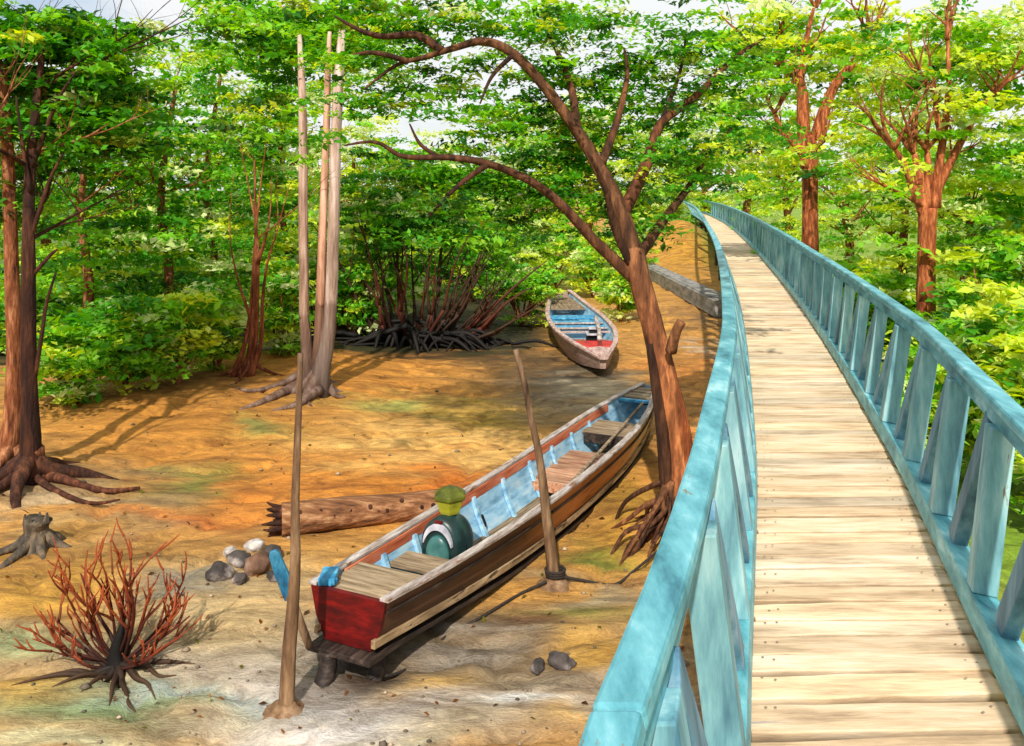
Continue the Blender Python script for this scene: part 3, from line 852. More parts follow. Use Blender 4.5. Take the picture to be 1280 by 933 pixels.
# props under the stern
for k, (x, y) in enumerate(((-.12, .10), (.10, -.16))):
    q = boat_pt(x, y, 0); z = gz(q.x, q.y)
    m_ = MB(); m_.tube([(q.x - .03, q.y - .05, z - .06), (q.x, q.y, z + .08), (q.x + .0, q.y + .02, .165)], [.075, .065, .06], 9, jit=.08)
    tag(m_.build('timber_prop', M['dark_wood'], smooth=True, loc=q), ['dark timber prop under the boat stern, the one nearer the tall pole', 'dark timber prop under the right corner of the boat stern'][k], 'prop', 'props under the boat stern')


def build_far_boat():
    near = Vector((1.67, 16.15, 0)); far = Vector((1.32, 23.4, 0))
    dv = far - near; L_ = dv.length; ang = math.atan2(dv.y, dv.x)
    root = empty('rowing_boat', (near.x, near.y, gz(near.x, near.y) - .03), ang)
    tag(root, 'small faded boat with blue seats and red deck lying by the bushes', 'boat')
    ts = [0, .06, .15, .3, .45, .6, .75, .88, .96, 1.0]
    bs = [.07, .22, .42, .60, .66, .64, .54, .40, .28, .20]
    zb = [.22, .16, .09, .04, .03, .04, .08, .16, .25, .32]
    zs = [.42, .46, .50, .53, .54, .56, .60, .68, .76, .80]
    g, sec = hull_profile(L_, ts, bs, zb, zs, .68)
    h = MB(); h.loft([sec(t)[::-1] for t in np.linspace(0, 1, 40)], False, True, lin(170, 140, 128)); hull = h.build('hull', M['hull'], root)
    li = MB(); li.loft([sec(t, .035, .04) for t in np.linspace(.01, .985, 40)]); li.build('lining', M['blue_paint'], hull)
    for sd in (1, -1):
        b = MB(); secs = []
        for t in np.linspace(-.005, 1, 40):
            c = Vector((t * L_, sd * (g(t, bs) - .01), g(t, zs) + .012))
            secs.append([c + Vector((0, a * .05, q * .022)) for a, q in ((-1, -1), (1, -1), (1, 1), (-1, 1))])
        b.loft(secs, True, True); b.build('gunwale', M['pink_paint'], root, bevel=.005)
    def seat(name, t, wd, zr, mat, ins=.04):
        b = MB(); hb = g(t, bs) * .93 - ins; z = g(t, zs) + zr
        b.bar(Vector((t * L_, -hb, z)), Vector((t * L_, hb, z)), wd, .035); b.build(name, mat, root, bevel=.006)
    for t in (.47, .56, .66): seat('seat', t, .5, -.11, M['bright_blue'])
    for t in (.43, .52): seat('seat_edge', t, .06, -.07, M['white_paint'])
    seat('seat_edge', .355, .07, -.06, M['pink_paint'])
    seat('floor_panel', .375, .5, -.3, M['red_wood'], .06)
    # bow lining boards far end, red deck and pink nose at the near end
    b = MB()
    for t in np.linspace(.80, .95, 6):
        hb = g(t, bs) - .05; b.bar(Vector((t * L_, -hb, g(t, zs) - .10)), Vector((t * L_, hb, g(t, zs) - .10)), .2, .03, (0, 0, 1), tuple([random.uniform(.8, 1.05)] * 3))
    b.build('bow_boards', M['grey_wood'], root)
    secs = []
    rd = MB()
    for t in np.linspace(.075, .225, 8):
        hb = g(t, bs) - .05; z = g(t, zs) + .012 - .5 * (t - .075)
        secs.append([Vector((t * L_, a * hb, z + q)) for a, q in ((-1, -.02), (1, -.02), (1, 0), (-1, 0))])
    rd.loft(secs, True, True); rd.build('red_deck', M['bright_red'], root, bevel=.004)
    secs = []; nb = MB()
    for t in np.linspace(-.012, .07, 8):
        tt = max(t, 0); hb = g(tt, bs) + .006; z = g(tt, zs) + .03
        secs.append([Vector((t * L_, a * hb, z + q)) for a, q in ((-1, -.05), (1, -.05), (1, .02), (0, .05), (-1, .02))])
    nb.loft(secs, True, True); nb.build('nose_cap', M['pink_paint'], root, bevel=.006)
    e = MB(); ex = .27 * L_
    e.bar(Vector((ex - .1, -.1, .38)), Vector((ex + .16, -.1, .38)), .28, .30); e.bar(Vector((ex - .06, -.1, .58)), Vector((ex + .1, -.1, .58)), .17, .12)
    eng = e.build('engine', M['black'], root, bevel=.03)
    e2 = MB(); e2.bar(Vector((ex - .18, -.1, .545)), Vector((ex + .14, -.1, .545)), .32, .03); e2.bar(Vector((ex - .1, -.1, .655)), Vector((ex + .12, -.1, .655)), .22, .03)
    e2.bar(Vector((ex - .17, .03, .36)), Vector((ex - .17, .03, .56)), .035, .035)
    e2.build('engine_frame', M['engine_light'], eng, bevel=.006)
    tl = MB(); tl.tube([(ex + .1, -.16, .86), (ex - .55, -.13, .74), (ex - 1.15, -.06, .62)], [.045, .042, .05], 10); tl.build('tiller', M['white_paint'], eng, smooth=True)
build_far_boat()


# ------------------------------------------------------------------ poles, log, rocks, stump, beam, rope
def pole(label, base_px, top_px, Y, r0, r1, mid):
    b = at(base_px[0], base_px[1], Y); b.z = gz(b.x, b.y)
    t = at(top_px[0], top_px[1], Y + .05)
    pts = [b - Vector((0, 0, .1))]
    for k in range(1, 8):
        f = k / 7; p = b.lerp(t, f); p.x += mid * math.sin(PI * f) + random.uniform(-.012, .012); p.y += random.uniform(-.012, .012)
        pts.append(p)
    m_ = MB(); m_.tube(pts, [r0 * (1 - k / 7) ** 1.6 + r1 * (1 - (1 - k / 7) ** 1.6) for k in range(8)], 12, (1.05, 1, .92), (.8, .78, .78), jit=.07)
    root = m_.build('mooring_pole', M['pole'], smooth=True, loc=b)
    tag(root, label, 'pole', 'mooring poles beside the boat')
    c = MB(); secs = []
    for (rr, zz) in ((r0 * 3.2, -.05), (r0 * 2.3, .005), (r0 * 1.7, .02), (r0 * 1.2, .045), (r0 * .9, .06)):
        secs.append([Vector((math.cos(a) * rr * (1 + .35 * mnoise.noise((math.cos(a) * 1.6 + zz * 9, math.sin(a) * 1.6, b.x))), math.sin(a) * rr * (1 + .35 * mnoise.noise((math.sin(a) * 1.9, math.cos(a) * 1.7 + zz * 9, b.x + 7))), zz + .02 * mnoise.noise((math.cos(a) * 3, math.sin(a) * 3, rr * 40)))) for a in [2 * PI * k / 22 for k in range(22)]])
    c.loft(secs, True, True)
    c.build('mud_collar', M['mud_lump'], root, smooth=True)
    return b
pb1 = pole('tall thin weathered pole standing in mud at the boat stern', (357, 888), (376, 442), 5.92, .056, .020, .02)
pb2 = pole('dark leaning pole standing against the right flank of the boat', (694, 728), (646, 437), 7.78, .06, .024, .035)

r = MB()
A = pb2 + Vector((.02, -.05, .09)); B = on(820, 712); B.z += .05
pts = [A, A.lerp(B, .25) + Vector((0, 0, -.06)), A.lerp(B, .55) + Vector((0, -.08, -.05)), A.lerp(B, .8) + Vector((0, .03, -.02)), B + Vector((.25, .4, .1))]
for q in pts[1:4]: q.z = gz(q.x, q.y) + .018
r.tube(pts, [.013] * 5, 8, res=8)
for k in range(3):
    rr = .078 + .004 * k
    r.tube([pb2 + Vector((math.cos(a) * rr, math.sin(a) * rr, .08 + .022 * k)) for a in np.linspace(0, 2 * PI, 13)], [.012] * 13, 7, res=2)
tag(r.build('mooring_rope', M['rope'], smooth=True, loc=pb2), 'dark rope tied round the foot of the leaning pole and running to the tree roots', 'rope')
r = MB(); pts = [pb2 + Vector((-.08, -.08, .05))]
for u_, v_ in ((650, 745), (600, 775), (555, 800), (505, 832), (462, 850)):
    q = on(u_, v_); q.z += .016; pts.append(q)
r.tube(pts, [.012] * 6, 8, res=6)
tag(r.build('mooring_rope', M['rope'], smooth=True, loc=pb2), 'slack dark rope lying on mud beside the shaded flank of the boat', 'rope')

# log behind the boat
l0, l1 = on(352, 668), on(600, 640)
l0.z += .15; l1.z += .14
m_ = MB(); pts = [l0.lerp(l1, k / 8) + Vector((0, 0, random.uniform(-.012, .012))) for k in range(9)]
m_.tube(pts, [.165, .16, .155, .155, .15, .148, .145, .14, .13], 18, jit=.05)
log = m_.build('fallen_log', M['log'], smooth=True, loc=l0); tag(log, 'pale fallen log with dark holes lying behind the boat stern', 'log')
m_ = MB()
for k in range(11):
    a = 2 * PI * k / 11 + .2; d_ = Vector((-.96, -.1, 0)); o_ = Vector((0, math.cos(a) * .12, math.sin(a) * .12))
    m_.tube([o_ * .8 + Vector((.04, 0, 0)), o_ * 1.1 + d_ * .07, o_ * random.uniform(.8, 1.5) + d_ * random.uniform(.1, .2)], [.035, .022, .006], 6, jit=.3)
m_.build('broken_end', M['bark_dark'], log, smooth=True)
for k in range(13):
    m_ = MB()
    f = min(.94, .06 + .07 * k + random.uniform(-.035, .035)); hs_ = random.uniform(.5, 1.25); q = l0.lerp(l1, f) - l0; a = random.uniform(1.75, 2.7)
    c = q + Vector((0, -math.sin(a) * .155, -math.cos(a) * .155))
    nrm_ = Vector((0, -math.sin(a), -math.cos(a)))
    m_.tube([c - nrm_ * .02, c + nrm_ * .002, c + nrm_ * .006], [.022 * hs_, .024 * hs_, .012 * hs_], 8, res=1)
    m_.build('knot_hole', M['bark_dark'], log, smooth=True)


M['rock_pale'] = material('pale_rock', [lin(90, 82, 78), lin(188, 178, 170), lin(226, 220, 214)], 3, (1, 1, 1), .75, .9, 14, vary=.2, bdist=.03)
M['rock_brown'] = material('brown_rock', [lin(40, 26, 20), lin(128, 92, 70), lin(190, 160, 138)], 2.6, (1, 1, 1), .75, .9, 14, vary=.3, bdist=.03)
def rock(name, label, p, r, sq=(1, 1, .75), group=None, cat='rock'):
    import bmesh
    bm = bmesh.new(); bmesh.ops.create_icosphere(bm, subdivisions=3, radius=1)
    off = Vector((random.uniform(0, 99), random.uniform(0, 99), 0))
    for v in bm.verts:
        d_ = 1 + .38 * mnoise.noise(v.co * 1.1 + off) + .16 * mnoise.noise(v.co * 2.7 + off) + .05 * mnoise.noise(v.co * 6 + off)
        v.co = Vector((v.co.x * sq[0], v.co.y * sq[1], v.co.z * sq[2])) * d_ * r
    me = bpy.data.meshes.new(name); bm.to_mesh(me); bm.free(); me.materials.append(M['rock_pale' if label.startswith(('pale', 'smallest')) else 'rock_brown' if 'brown' in label else 'rock'])
    me.polygons.foreach_set('use_smooth', [True] * len(me.polygons))
    o = bpy.data.objects.new(name, me); col.objects.link(o); o.location = p; o.rotation_euler = (random.uniform(-.2, .2), random.uniform(-.2, .2), random.uniform(0, 6))
    tag(o, label, cat, group); return o
for (u_, v_, rp, lab) in [
        (275, 722, 13, 'dark rounded rock at the left end of the rock pile'), (300, 728, 8, 'small flat rock at the front of the rock pile'), (299, 706, 12, 'grey rock in the middle of the rock pile, below the pale one'),
        (322, 714, 15, 'large brownish rock in the rock pile'), (338, 697, 12, 'rock of the pile nearest the broken log end'), (318, 688, 10, 'pale rock on the upper side of the pile under the log end'),
        (343, 724, 9, 'small rock at the right end of the pile behind the tall pole'), (288, 693, 7, 'smallest pebble-like rock at the back of the rock pile')]:
    q = on(u_, v_); rad = rp * q.y / F * 1.15
    q.z += rad * .45; rock('rock', lab, q, rad, group='rocks piled by the log')
q = on(700, 832); q.z += .03; rock('rock', 'lone bluish grey rock on mud in front of the boat', q, .085, (1.3, 1, .7))
q = on(672, 836); q.z += .01; rock('rock', 'low flat stone left of the lone bluish rock', q, .05, (1.5, 1, .5))

# stump
b = on(46, 684); m_ = MB()
m_.tube([b + Vector((0, 0, -.05)), b + Vector((.0, 0, .06)), b + Vector((-.01, 0, .18)), b + Vector((.005, 0, .27))], [.2, .135, .105, .125], 14, jit=.16)
for k in range(7):
    a = 2 * PI * k / 7; ln = random.uniform(.25, .5)
    m_.tube([b + Vector((math.cos(a) * .08, math.sin(a) * .08, .1)), b + Vector((math.cos(a) * .2, math.sin(a) * .2, .03)), b + Vector((math.cos(a) * ln, math.sin(a) * ln, -.02))], [.06, .045, .02], 7, jit=.15)
st = m_.build('tree_stump', M['stump'], smooth=True, loc=b); tag(st, 'short broken grey tree stump on the mud at far left', 'stump')
m_ = MB()
for k in range(7):
    a = 2 * PI * k / 7; m_.tube([(math.cos(a) * .09, math.sin(a) * .09, .24), (math.cos(a) * .1, math.sin(a) * .1, .27 + random.random() * .09)], [.035, .008], 5, res=2)
m_.build('splinters', M['stump'], st)

# grey beam lying on the far bank by the bridge
a, b = on(806, 341), on(908, 398)
m_ = MB(); m_.bar(a + Vector((0, 0, .24)) - a, b + Vector((0, 0, .24)) - a, .62, .46); m_.bar(Vector((0, 0, .485)), b - a + Vector((0, 0, .485)), .5, .05)
ob = m_.build('concrete_beam', M['concrete'], bevel=.03); ob.location = a; tag(ob, 'long grey concrete beam lying on the bank beside the left railing', 'beam')

# scattered pebbles and dead leaves on the mud
def scatter_pebbles():
    m_ = MB(); n = 0
    while n < 300:
        u_ = random.uniform(0, 900); v_ = 480 + 460 * random.random()
        q = on(u_, v_)
        if q.x > XL(q.y) - .1: continue
        rr = random.uniform(.006, .02) * (1 if random.random() < .9 else 2)
        cc = random.uniform(.2, 1.0)
        vs = [q + Vector((dx * rr * random.uniform(.8, 1.3), dy * rr * random.uniform(.8, 1.3), dz_ * rr * .7 + rr * .3)) for dx, dy, dz_ in ((1, 0, 0), (.3, .9, .1), (-.8, .6, 0), (-.8, -.6, .1), (.3, -.9, 0), (0, 0, .9), (0, 0, -.6))]
        m_.add(vs, [(0, 1, 5), (1, 2, 5), (2, 3, 5), (3, 4, 5), (4, 0, 5), (1, 0, 6), (2, 1, 6), (3, 2, 6), (4, 3, 6), (0, 4, 6)], lin(150 * cc + 40, 130 * cc + 36, 110 * cc + 30))
        n += 1
    o = m_.build('pebbles', M['litter'], smooth=True); tag(o, 'small pebbles strewn over the mud flat', 'pebbles', kind='stuff')
    P, S, C = [], [], []
    for k in range(330):
        u_ = random.uniform(-40, 900); v_ = 440 + 480 * random.random() ** 1.4
        q = on(u_, v_)
        if q.x > XL(q.y) - .1: continue
        P.append((q.x, q.y, q.z + .012)); S.append(random.uniform(.03, .075)); C.append(random.choice([lin(120, 70, 26), lin(150, 100, 40), lin(84, 52, 26), lin(110, 110, 36)]))
    me = leaf_mesh('dead_leaves', np.array(P), np.array(S), np.array(C), .15)
    o = bpy.data.objects.new('dead_leaves', me); col.objects.link(o); tag(o, 'fallen dead leaves scattered over the mud flat', 'leaves', kind='stuff')
scatter_pebbles()


# ------------------------------------------------------------------ dry red bush in the foreground
def dry_bush():
    b = on(147, 838); root = empty('dry_bush', b)
    tag(root, 'leafless rust red bush with black base spreading on mud in the foreground', 'bush')
    K = b.y / F
    blk, rust, tipc = lin(12, 8, 6), lin(116, 44, 18), lin(172, 80, 36)
    br = MB(); tw = MB()
    def grow(p, d, ln, r, depth, cA):
        pts = [p]; q = p.copy(); dd = d.copy(); nseg = 4
        for k in range(nseg):
            dd = (dd + Vector((random.uniform(-.22, .22), random.uniform(-.22, .22), random.uniform(-.02, .16)))).normalized()
            q = q + dd * ln / nseg; pts.append(q.copy())
        cB = tuple(cA[j] * .35 + rust[j] * .65 for j in range(3)) if depth == 0 else tuple(cA[j] * .4 + tipc[j] * .6 for j in range(3))
        (br if depth == 0 else tw).tube(pts, [r * (1 - .2 * k) + .002 for k in range(5)], 7 if depth == 0 else 5, cA, cB, res=3)
        if depth < 2:
            for k in range(random.randint(3, 4) if depth == 0 else random.randint(1, 3)):
                i = random.choice([2, 3, 3, 4])
                side = Vector((random.uniform(-1, 1), random.uniform(-1, 1), random.uniform(0, .8)))
                grow(pts[i], (dd * .9 + side * .75).normalized(), ln * random.uniform(.35, .6), r * (.6 - .05 * i) + .003, depth + 1, cB)
    dirs = [(-95, -120), (-112, -70), (-72, -95), (-105, -40), (-70, -150), (-20, -120), (-50, -60), (-10, -150), (30, -165), (25, -130), (60, -120), (85, -105), (95, -70), (70, -60), (90, -40), (40, -90), (-100, -18), (100, -18), (55, -30), (-60, -24), (5, -100), (-35, -140), (50, -150), (-85, -95)]
    for (dx, dy) in dirs:
        d_ = Vector((dx * K, random.uniform(-.35, .35), -dy * K)); ln = d_.length
        grow(Vector((random.uniform(-.05, .05), random.uniform(-.05, .05), random.uniform(.0, .06))), (d_.normalized() + Vector((0, 0, -.15))).normalized(), ln * .74, random.uniform(.010, .020), 0, blk)
    br.tube([(0, 0, -.05), (-.01, 0, .12), (.02, 0, .27), (.04, 0, .36)], [.085, .05, .03, .006], 9, blk, blk, jit=.2)
    br.build('branches', M['twig'], root, smooth=True); tw.build('twigs', M['twig'], root, smooth=True)
    rt = MB()
    for (dx, dy) in ((-110, 22), (-85, 10), (-60, 25), (80, 12), (70, 28), (40, 35), (-20, 30), (95, -4), (25, 45), (55, 44)):
        e = Vector((dx * K, -dy * K * 1.8, 0)); pts = []
        for k in range(5):
            q = e * (k / 4) + Vector((0, random.uniform(-.03, .03), 0)); q.z = gz(b.x + q.x, b.y + q.y) - b.z + .045 * (1 - k / 4); pts.append(q)
        rt.tube(pts, [.034, .025, .018, .012, .003], 7, blk, lin(84, 58, 36), jit=.2)
    rt.build('roots', M['twig'], root, smooth=True)
dry_bush()


# ------------------------------------------------------------------ trees
def root_flare(mb, b, n, ln, r, c=None, dirs=None, h=.3):
    for k in range(n):
        a = (dirs[k] if dirs else 2 * PI * k / n + random.uniform(-.3, .3)); l_ = ln * random.uniform(.65, 1.2)
        pts = []
        for j in range(6):
            f = j / 5; q = Vector((b.x + math.cos(a + .25 * math.sin(3 * f + k)) * l_ * f, b.y + math.sin(a + .25 * math.sin(3 * f + k)) * l_ * f, 0))
            q.z = gz(q.x, q.y) + h * (1 - f) ** 2.6 - .01 - .03 * f
            pts.append(q)
        mb.tube(pts, [r, r * .8, r * .6, r * .45, r * .3, r * .1], 8, c or (1, 1, 1), c or (1, 1, 1), jit=.1)


def shift(mb, o):
    mb.v = [(a[0] - o[0], a[1] - o[1], a[2] - o[2]) for a in mb.v]


def main_tree():
    Y0 = 8.95
    b = at(850, 665, Y0); b.z = gz(b.x, b.y)
    root = empty('leaning_tree', b)
    tag(root, 'leaning brown tree with long arching boughs beside the bow of the beached boat', 'tree')
    T = MB()
    def path(pp, rads, c0=(1, 1, 1), c1=(1, 1, 1), seg=10, jit=.06, y=None):
        pts = [at(u, v, Y) for (u, v, Y) in pp]
        T.tube(pts, rads, seg, c0, c1, jit=jit, res=6)
        return pts
    W, Bk = (1.25, 1.15, 1.05), (.38, .32, .3)
    tr = [(856, 690, Y0), (850, 640, Y0), (846, 570, Y0 + .02), (832, 480, Y0 + .05), (816, 410, Y0 + .1), (800, 350, Y0 + .12), (792, 310, Y0 + .15)]
    path(tr, [.22, .172, .142, .124, .115, .11, .105], (2.6, 1.9, 1.4), (1.1, 1, .95), 16, .10)
    path([(872, 690, Y0 - .05), (862, 600, Y0 - .02), (850, 520, Y0), (830, 440, Y0 + .05)], [.12, .09, .075, .04], (2.6, 1.4, .8), (1.6, 1.1, .8), 10, .1)
    path([(838, 660, Y0 - .05), (828, 540, Y0 - .06), (812, 430, Y0)], [.08, .065, .04], Bk, Bk, 8, .1)  # dark strip down the left flank, its shaded side painted in
    T.tube([at(838, 440, Y0 - .12), at(845, 415, Y0 - .2), at(852, 402, Y0 - .22)], [.06, .05, .045], 8, W, W, jit=.1)
    # great bough
    limbs = []
    limbs.append(path([(796, 330, 9.1), (775, 262, 9.15), (748, 208, 9.2), (722, 165, 9.2), (682, 110, 9.15), (642, 68, 9.1), (605, 52, 9.1), (568, 60, 9.1), (530, 72, 9.1), (495, 82, 9.1), (455, 112, 9.1)],
                      [.10, .085, .074, .064, .056, .05, .044, .036, .028, .02, .008], (.95, .9, .85), (.5, .4, .35)))
    limbs.append(path([(552, 63, 9.1), (520, 44, 9.15), (480, 46, 9.2), (450, 38, 9.2), (418, 20, 9.3)], [.05, .04, .032, .024, .01], (.5, .4, .35), (.4, .3, .3), 8))
    limbs.append(path([(510, 77, 9.1), (465, 66, 8.9), (425, 74, 8.8)], [.034, .024, .01], (.5, .4, .35), (.4, .3, .3), 8))
    # low bough
    limbs.append(path([(792, 348, 9.1), (742, 300, 9.0), (702, 256, 8.9), (662, 226, 8.85), (610, 205, 8.8), (560, 197, 8.8), (505, 196, 8.8), (470, 178, 8.75), (430, 182, 8.7)],
                      [.07, .056, .048, .042, .037, .032, .025, .018, .008], (.75, .65, .6), (.4, .32, .3)))
    limbs.append(path([(610, 205, 8.8), (570, 235, 8.7), (535, 272, 8.6)], [.035, .024, .01], (.4, .3, .3), (.4, .3, .3), 8))
    limbs.append(path([(548, 196, 8.8), (525, 180, 8.9), (512, 155, 9)], [.024, .018, .008], (.4, .3, .3), (.4, .3, .3), 7))
    limbs.append(path([(722, 165, 9.2), (714, 110, 9.4), (700, 72, 9.6), (678, 30, 9.7)], [.05, .04, .03, .012], (.8, .7, .6), (.5, .4, .3), 8))
    limbs.append(path([(752, 205, 9.2), (772, 150, 9.4), (784, 95, 9.5), (780, 60, 9.6)], [.05, .04, .026, .01], (.8, .7, .6), (.5, .4, .3), 8))
    limbs.append(path([(778, 268, 9.15), (808, 205, 9.3), (826, 155, 9.45), (868, 122, 9.6), (915, 75, 9.9), (955, 48, 10.1)], [.075, .062, .052, .042, .028, .01], (.8, .6, .5), (.55, .4, .3), 9))
    limbs.append(path([(800, 318, 9.1), (832, 272, 9.4), (862, 232, 9.7), (888, 188, 9.9), (915, 160, 10.2)], [.06, .048, .036, .024, .01], (.6, .5, .4), (.4, .35, .3), 8))
    limbs.append(path([(788, 330, 9.05), (768, 285, 8.95), (756, 235, 8.8), (735, 190, 8.6)], [.045, .04, .03, .012], Bk, Bk, 8))
    limbs.append(path([(642, 68, 9.1), (615, 96, 8.9), (600, 130, 8.8)], [.03, .02, .008], Bk, Bk, 7))
    limbs.append(path([(826, 155, 9.45), (850, 90, 9.6), (858, 40, 9.8)], [.03, .02, .008], Bk, Bk, 7))
    # roots gripping the bank toward the boat
    for k in range(34):
        f = k / 33; v0 = 596 + 60 * random.random()
        if f < .7:
            u2 = 752 + 90 * random.random(); v2 = 642 + 70 * random.random(); u0 = 836 + 8 * random.random()
        else:
            u2 = 856 + 50 * random.random(); v2 = 690 + 60 * random.random(); u0 = 866
        q3 = on(u2, v2); q3.z -= .04; q0 = at(u0, v0, Y0 - .08)
        q1 = q0.lerp(q3, .35) + Vector((random.uniform(-.05, .05), random.uniform(-.08, .02), random.uniform(.0, .12)))
        q2 = q0.lerp(q3, .7) + Vector((random.uniform(-.07, .07), random.uniform(-.06, .06), random.uniform(-.02, .1)))
        rr = random.uniform(.012, .034); cc = random.uniform(.4, 1.5)
        T.tube([q0, q1, q2, q3], [rr * 1.3, rr, rr * .8, rr * .5], 8, (cc, cc * .9, cc * .85), (cc * .8, cc * .65, cc * .55), jit=.16, res=5)
    root_flare(T, Vector((b.x, b.y, 0)), 7, .8, .06, (.9, .75, .65))
    shift(T, b); T.build('trunk', M['bark_brown'], root, smooth=True)
    # foliage in thin level sprays round the limb ends
    cs = []
    for pts in limbs:
        for k in range(len(pts) - 1):
            f0 = (k + .5) / len(pts)
            for _ in range(3 + int(9 * f0)):
                t = random.random(); q = pts[k].lerp(pts[k + 1], t)
                sp = .28 + .45 * f0
                cs.append((q.x + random.gauss(0, sp), q.y + random.gauss(0, sp * 1.2), q.z + random.gauss(.06, .17 + .1 * f0)))
    for (u, v, ru, rv, Y, n) in ((700, 120, 110, 60, 9.6, 60), (620, 160, 120, 40, 9.5, 55), (850, 110, 120, 90, 10, 115), (860, 215, 80, 60, 9.9, 65), (700, 30, 140, 30, 9.7, 60), (540, 20, 150, 22, 9.5, 45), (480, 130, 70, 40, 9.4, 34), (560, 235, 110, 30, 9.1, 45), (680, 250, 110, 50, 9.5, 75), (720, 185, 80, 40, 9.2, 35), (850, 275, 30, 25, 9.6, 10), (930, 90, 40, 60, 10.4, 30), (560, 110, 40, 16, 9.3, 10)):
        for _ in range(n):
            p = at(u + random.gauss(0, ru * .5), v + random.gauss(0, rv * .5), Y + random.gauss(0, .5)); cs.append(tuple(p))
    # keep the open gap of pale sky under the arch
    keep = []
    for c in cs:
        u = CX + F * c[0] / c[1]; v = HOR - F * (c[2] - EYE) / c[1]
        if ((u - 500) / 75) ** 2 + ((v - 165) / 24) ** 2 < 1: continue
        if ((u - 610) / 40) ** 2 + ((v - 85) / 14) ** 2 < 1: continue
        if v > 318 and u < 860 and u > 730: continue
        if v > 236 and u > 842: continue
        keep.append(c)
    line = [(CX + F * p.x / p.y, HOR - F * (p.z - EYE) / p.y, p.y) for pts in (limbs[0], limbs[1], limbs[3], limbs[7]) for k in range(len(pts) - 1) for p in [pts[k].lerp(pts[k + 1], j / 4) for j in range(4)]]
    la = np.array(line)
    for i, c in enumerate(keep):
        u = CX + F * c[0] / c[1]; v = HOR - F * (c[2] - EYE) / c[1]
        j = int(np.argmin((la[:, 0] - u) ** 2 + (la[:, 1] - v) ** 2))
        if math.hypot(la[j, 0] - u, la[j, 1] - v) < 42:      # sprays hang on the far side of the big boughs
            keep[i] = (c[0], max(c[1], la[j, 2] + .42), c[2])
    rs = rng.uniform(.14, .36, len(keep))
    P, S, C = clumps(keep, rs, 30, .074, PAL_MAIN, .22, dome=False)
    P = P - np.array(b)
    me = leaf_mesh('crown', P, S, C, .3, .5)
    o = bpy.data.objects.new('crown', me); col.objects.link(o); o.parent = root
main_tree()


def branchy(mb, start, d, ln, r, depth, c0, c1, up=.15, n=3):
    pts = [Vector(start)]; q = Vector(start); dd = Vector(d).normalized()
    for k in range(4):
        dd = (dd + Vector((random.uniform(-.25, .25), random.uniform(-.25, .25), random.uniform(-.05, up)))).normalized()
        q = q + dd * ln / 4; pts.append(q.copy())
    mb.tube(pts, [r, r * .82, r * .62, r * .42, r * .16], 7, c0, c1, jit=.05, res=3)
    if depth > 0:
        for k in range(n):
            i = random.choice([1, 2, 3, 3]); s_ = Vector((random.uniform(-1, 1), random.uniform(-1, 1), random.uniform(-.1, .7)))
            branchy(mb, pts[i], dd * .6 + s_ * .8, ln * random.uniform(.5, .75), r * (.62 - .1 * i), depth - 1, c1, c1, up, n)


def tree(name, label, base, trunks, ells, n, per, size, pal, bark, group=None, r=(.4, .8), roots=0, limbs=8, flat_r=.4, cat='tree', extra=None, floor=None, rootlen=.9, rc=(1, 1, 1)):
    """trunks: list of (pixel path with depth, radii, colour0, colour1)"""
    root = empty(name, base); tag(root, label, cat, group)
    T = MB()
    for (pp, rad, c0, c1) in trunks:
        pts = [at(*p) for p in pp]
        T.tube(pts, rad, 12, c0, c1, jit=.09, res=6)
        for k in range(limbs):
            i = random.randint(max(1, len(pts) // 2), len(pts) - 1)
            a = random.uniform(0, 2 * PI)
            branchy(T, pts[i], (math.cos(a), math.sin(a), random.uniform(.2, .9)), random.uniform(1.0, 2.2), min(rad[i] * random.uniform(.3, .5), .07), 2, c1, c1)
    if extra: extra(T)
    if roots: root_flare(T, Vector(base), roots, rootlen, max(t[1][0] for t in trunks) * .55, rc)
    shift(T, base); T.build('trunk', M[bark], root, smooth=True)
    if n: crown('crown', ells, n, per, size, pal, r, flat_r, root, loc=base, floor=floor)
    return root


def E(*a): return px_ell(*a)
one, dk = (1, 1, 1), (.55, .5, .5)

# left edge: dark trunk with grey root, rust trunk behind
b = on(36, 604)
def ex(T):
    for (pp, r0) in (([(45, 560), (52, 592), (80, 606), (130, 612), (175, 615)], .085), ([(30, 590), (10, 610), (-30, 640)], .10), ([(40, 592), (60, 615), (110, 628), (150, 630)], .05)):
        pts = []
        for k, (u, v) in enumerate(pp):
            q = on(u, max(v, 590)) if k else at(u, v, b.y)
            if k: q.z += .035 + .05 * (1 - k / len(pp))
            pts.append(q)
        T.tube(pts, [r0 * (1 - .8 * k / (len(pts) - 1)) for k in range(len(pts))], 9, (2.2, 2.2, 2.2) if r0 == .085 else one, (1.6, 1.5, 1.4), jit=.1)
    for (pp) in ([(38, 300), (60, 230), (80, 190)], [(36, 350), (62, 320), (72, 312)], [(40, 210), (70, 130), (95, 90)], [(44, 470), (52, 420), (58, 380), (70, 340)], [(38, 240), (28, 180), (20, 120)]):
        T.tube([at(u, v, b.y) for u, v in pp], [.03, .022, .01] if len(pp) == 3 else [.026, .024, .02, .012], 7, one, one, jit=.05)
tree('forest_tree', 'dark slender tree with spreading roots standing at the left edge of the mud', b,
     [([(36, 612, b.y), (38, 560, b.y), (36, 470, b.y), (36, 380, b.y), (36, 300, b.y), (38, 210, b.y + .1), (48, 110, b.y + .2), (56, 40, b.y + .3)], [.20, .115, .085, .078, .07, .06, .045, .02], dk, one)],
     [E(70, 120, 110, 110, 11, 1.2), E(10, 60, 60, 60, 11, 1), E(150, 150, 70, 60, 11.4, .9), E(20, 260, 50, 50, 11, .7), E(120, 50, 90, 30, 11.3, .9), E(15, 395, 34, 50, 11.6, .5)], 300, 46, .10, PAL_DARK, 'bark_dark', r=(.22, .45), roots=5, extra=ex, rootlen=1.0)
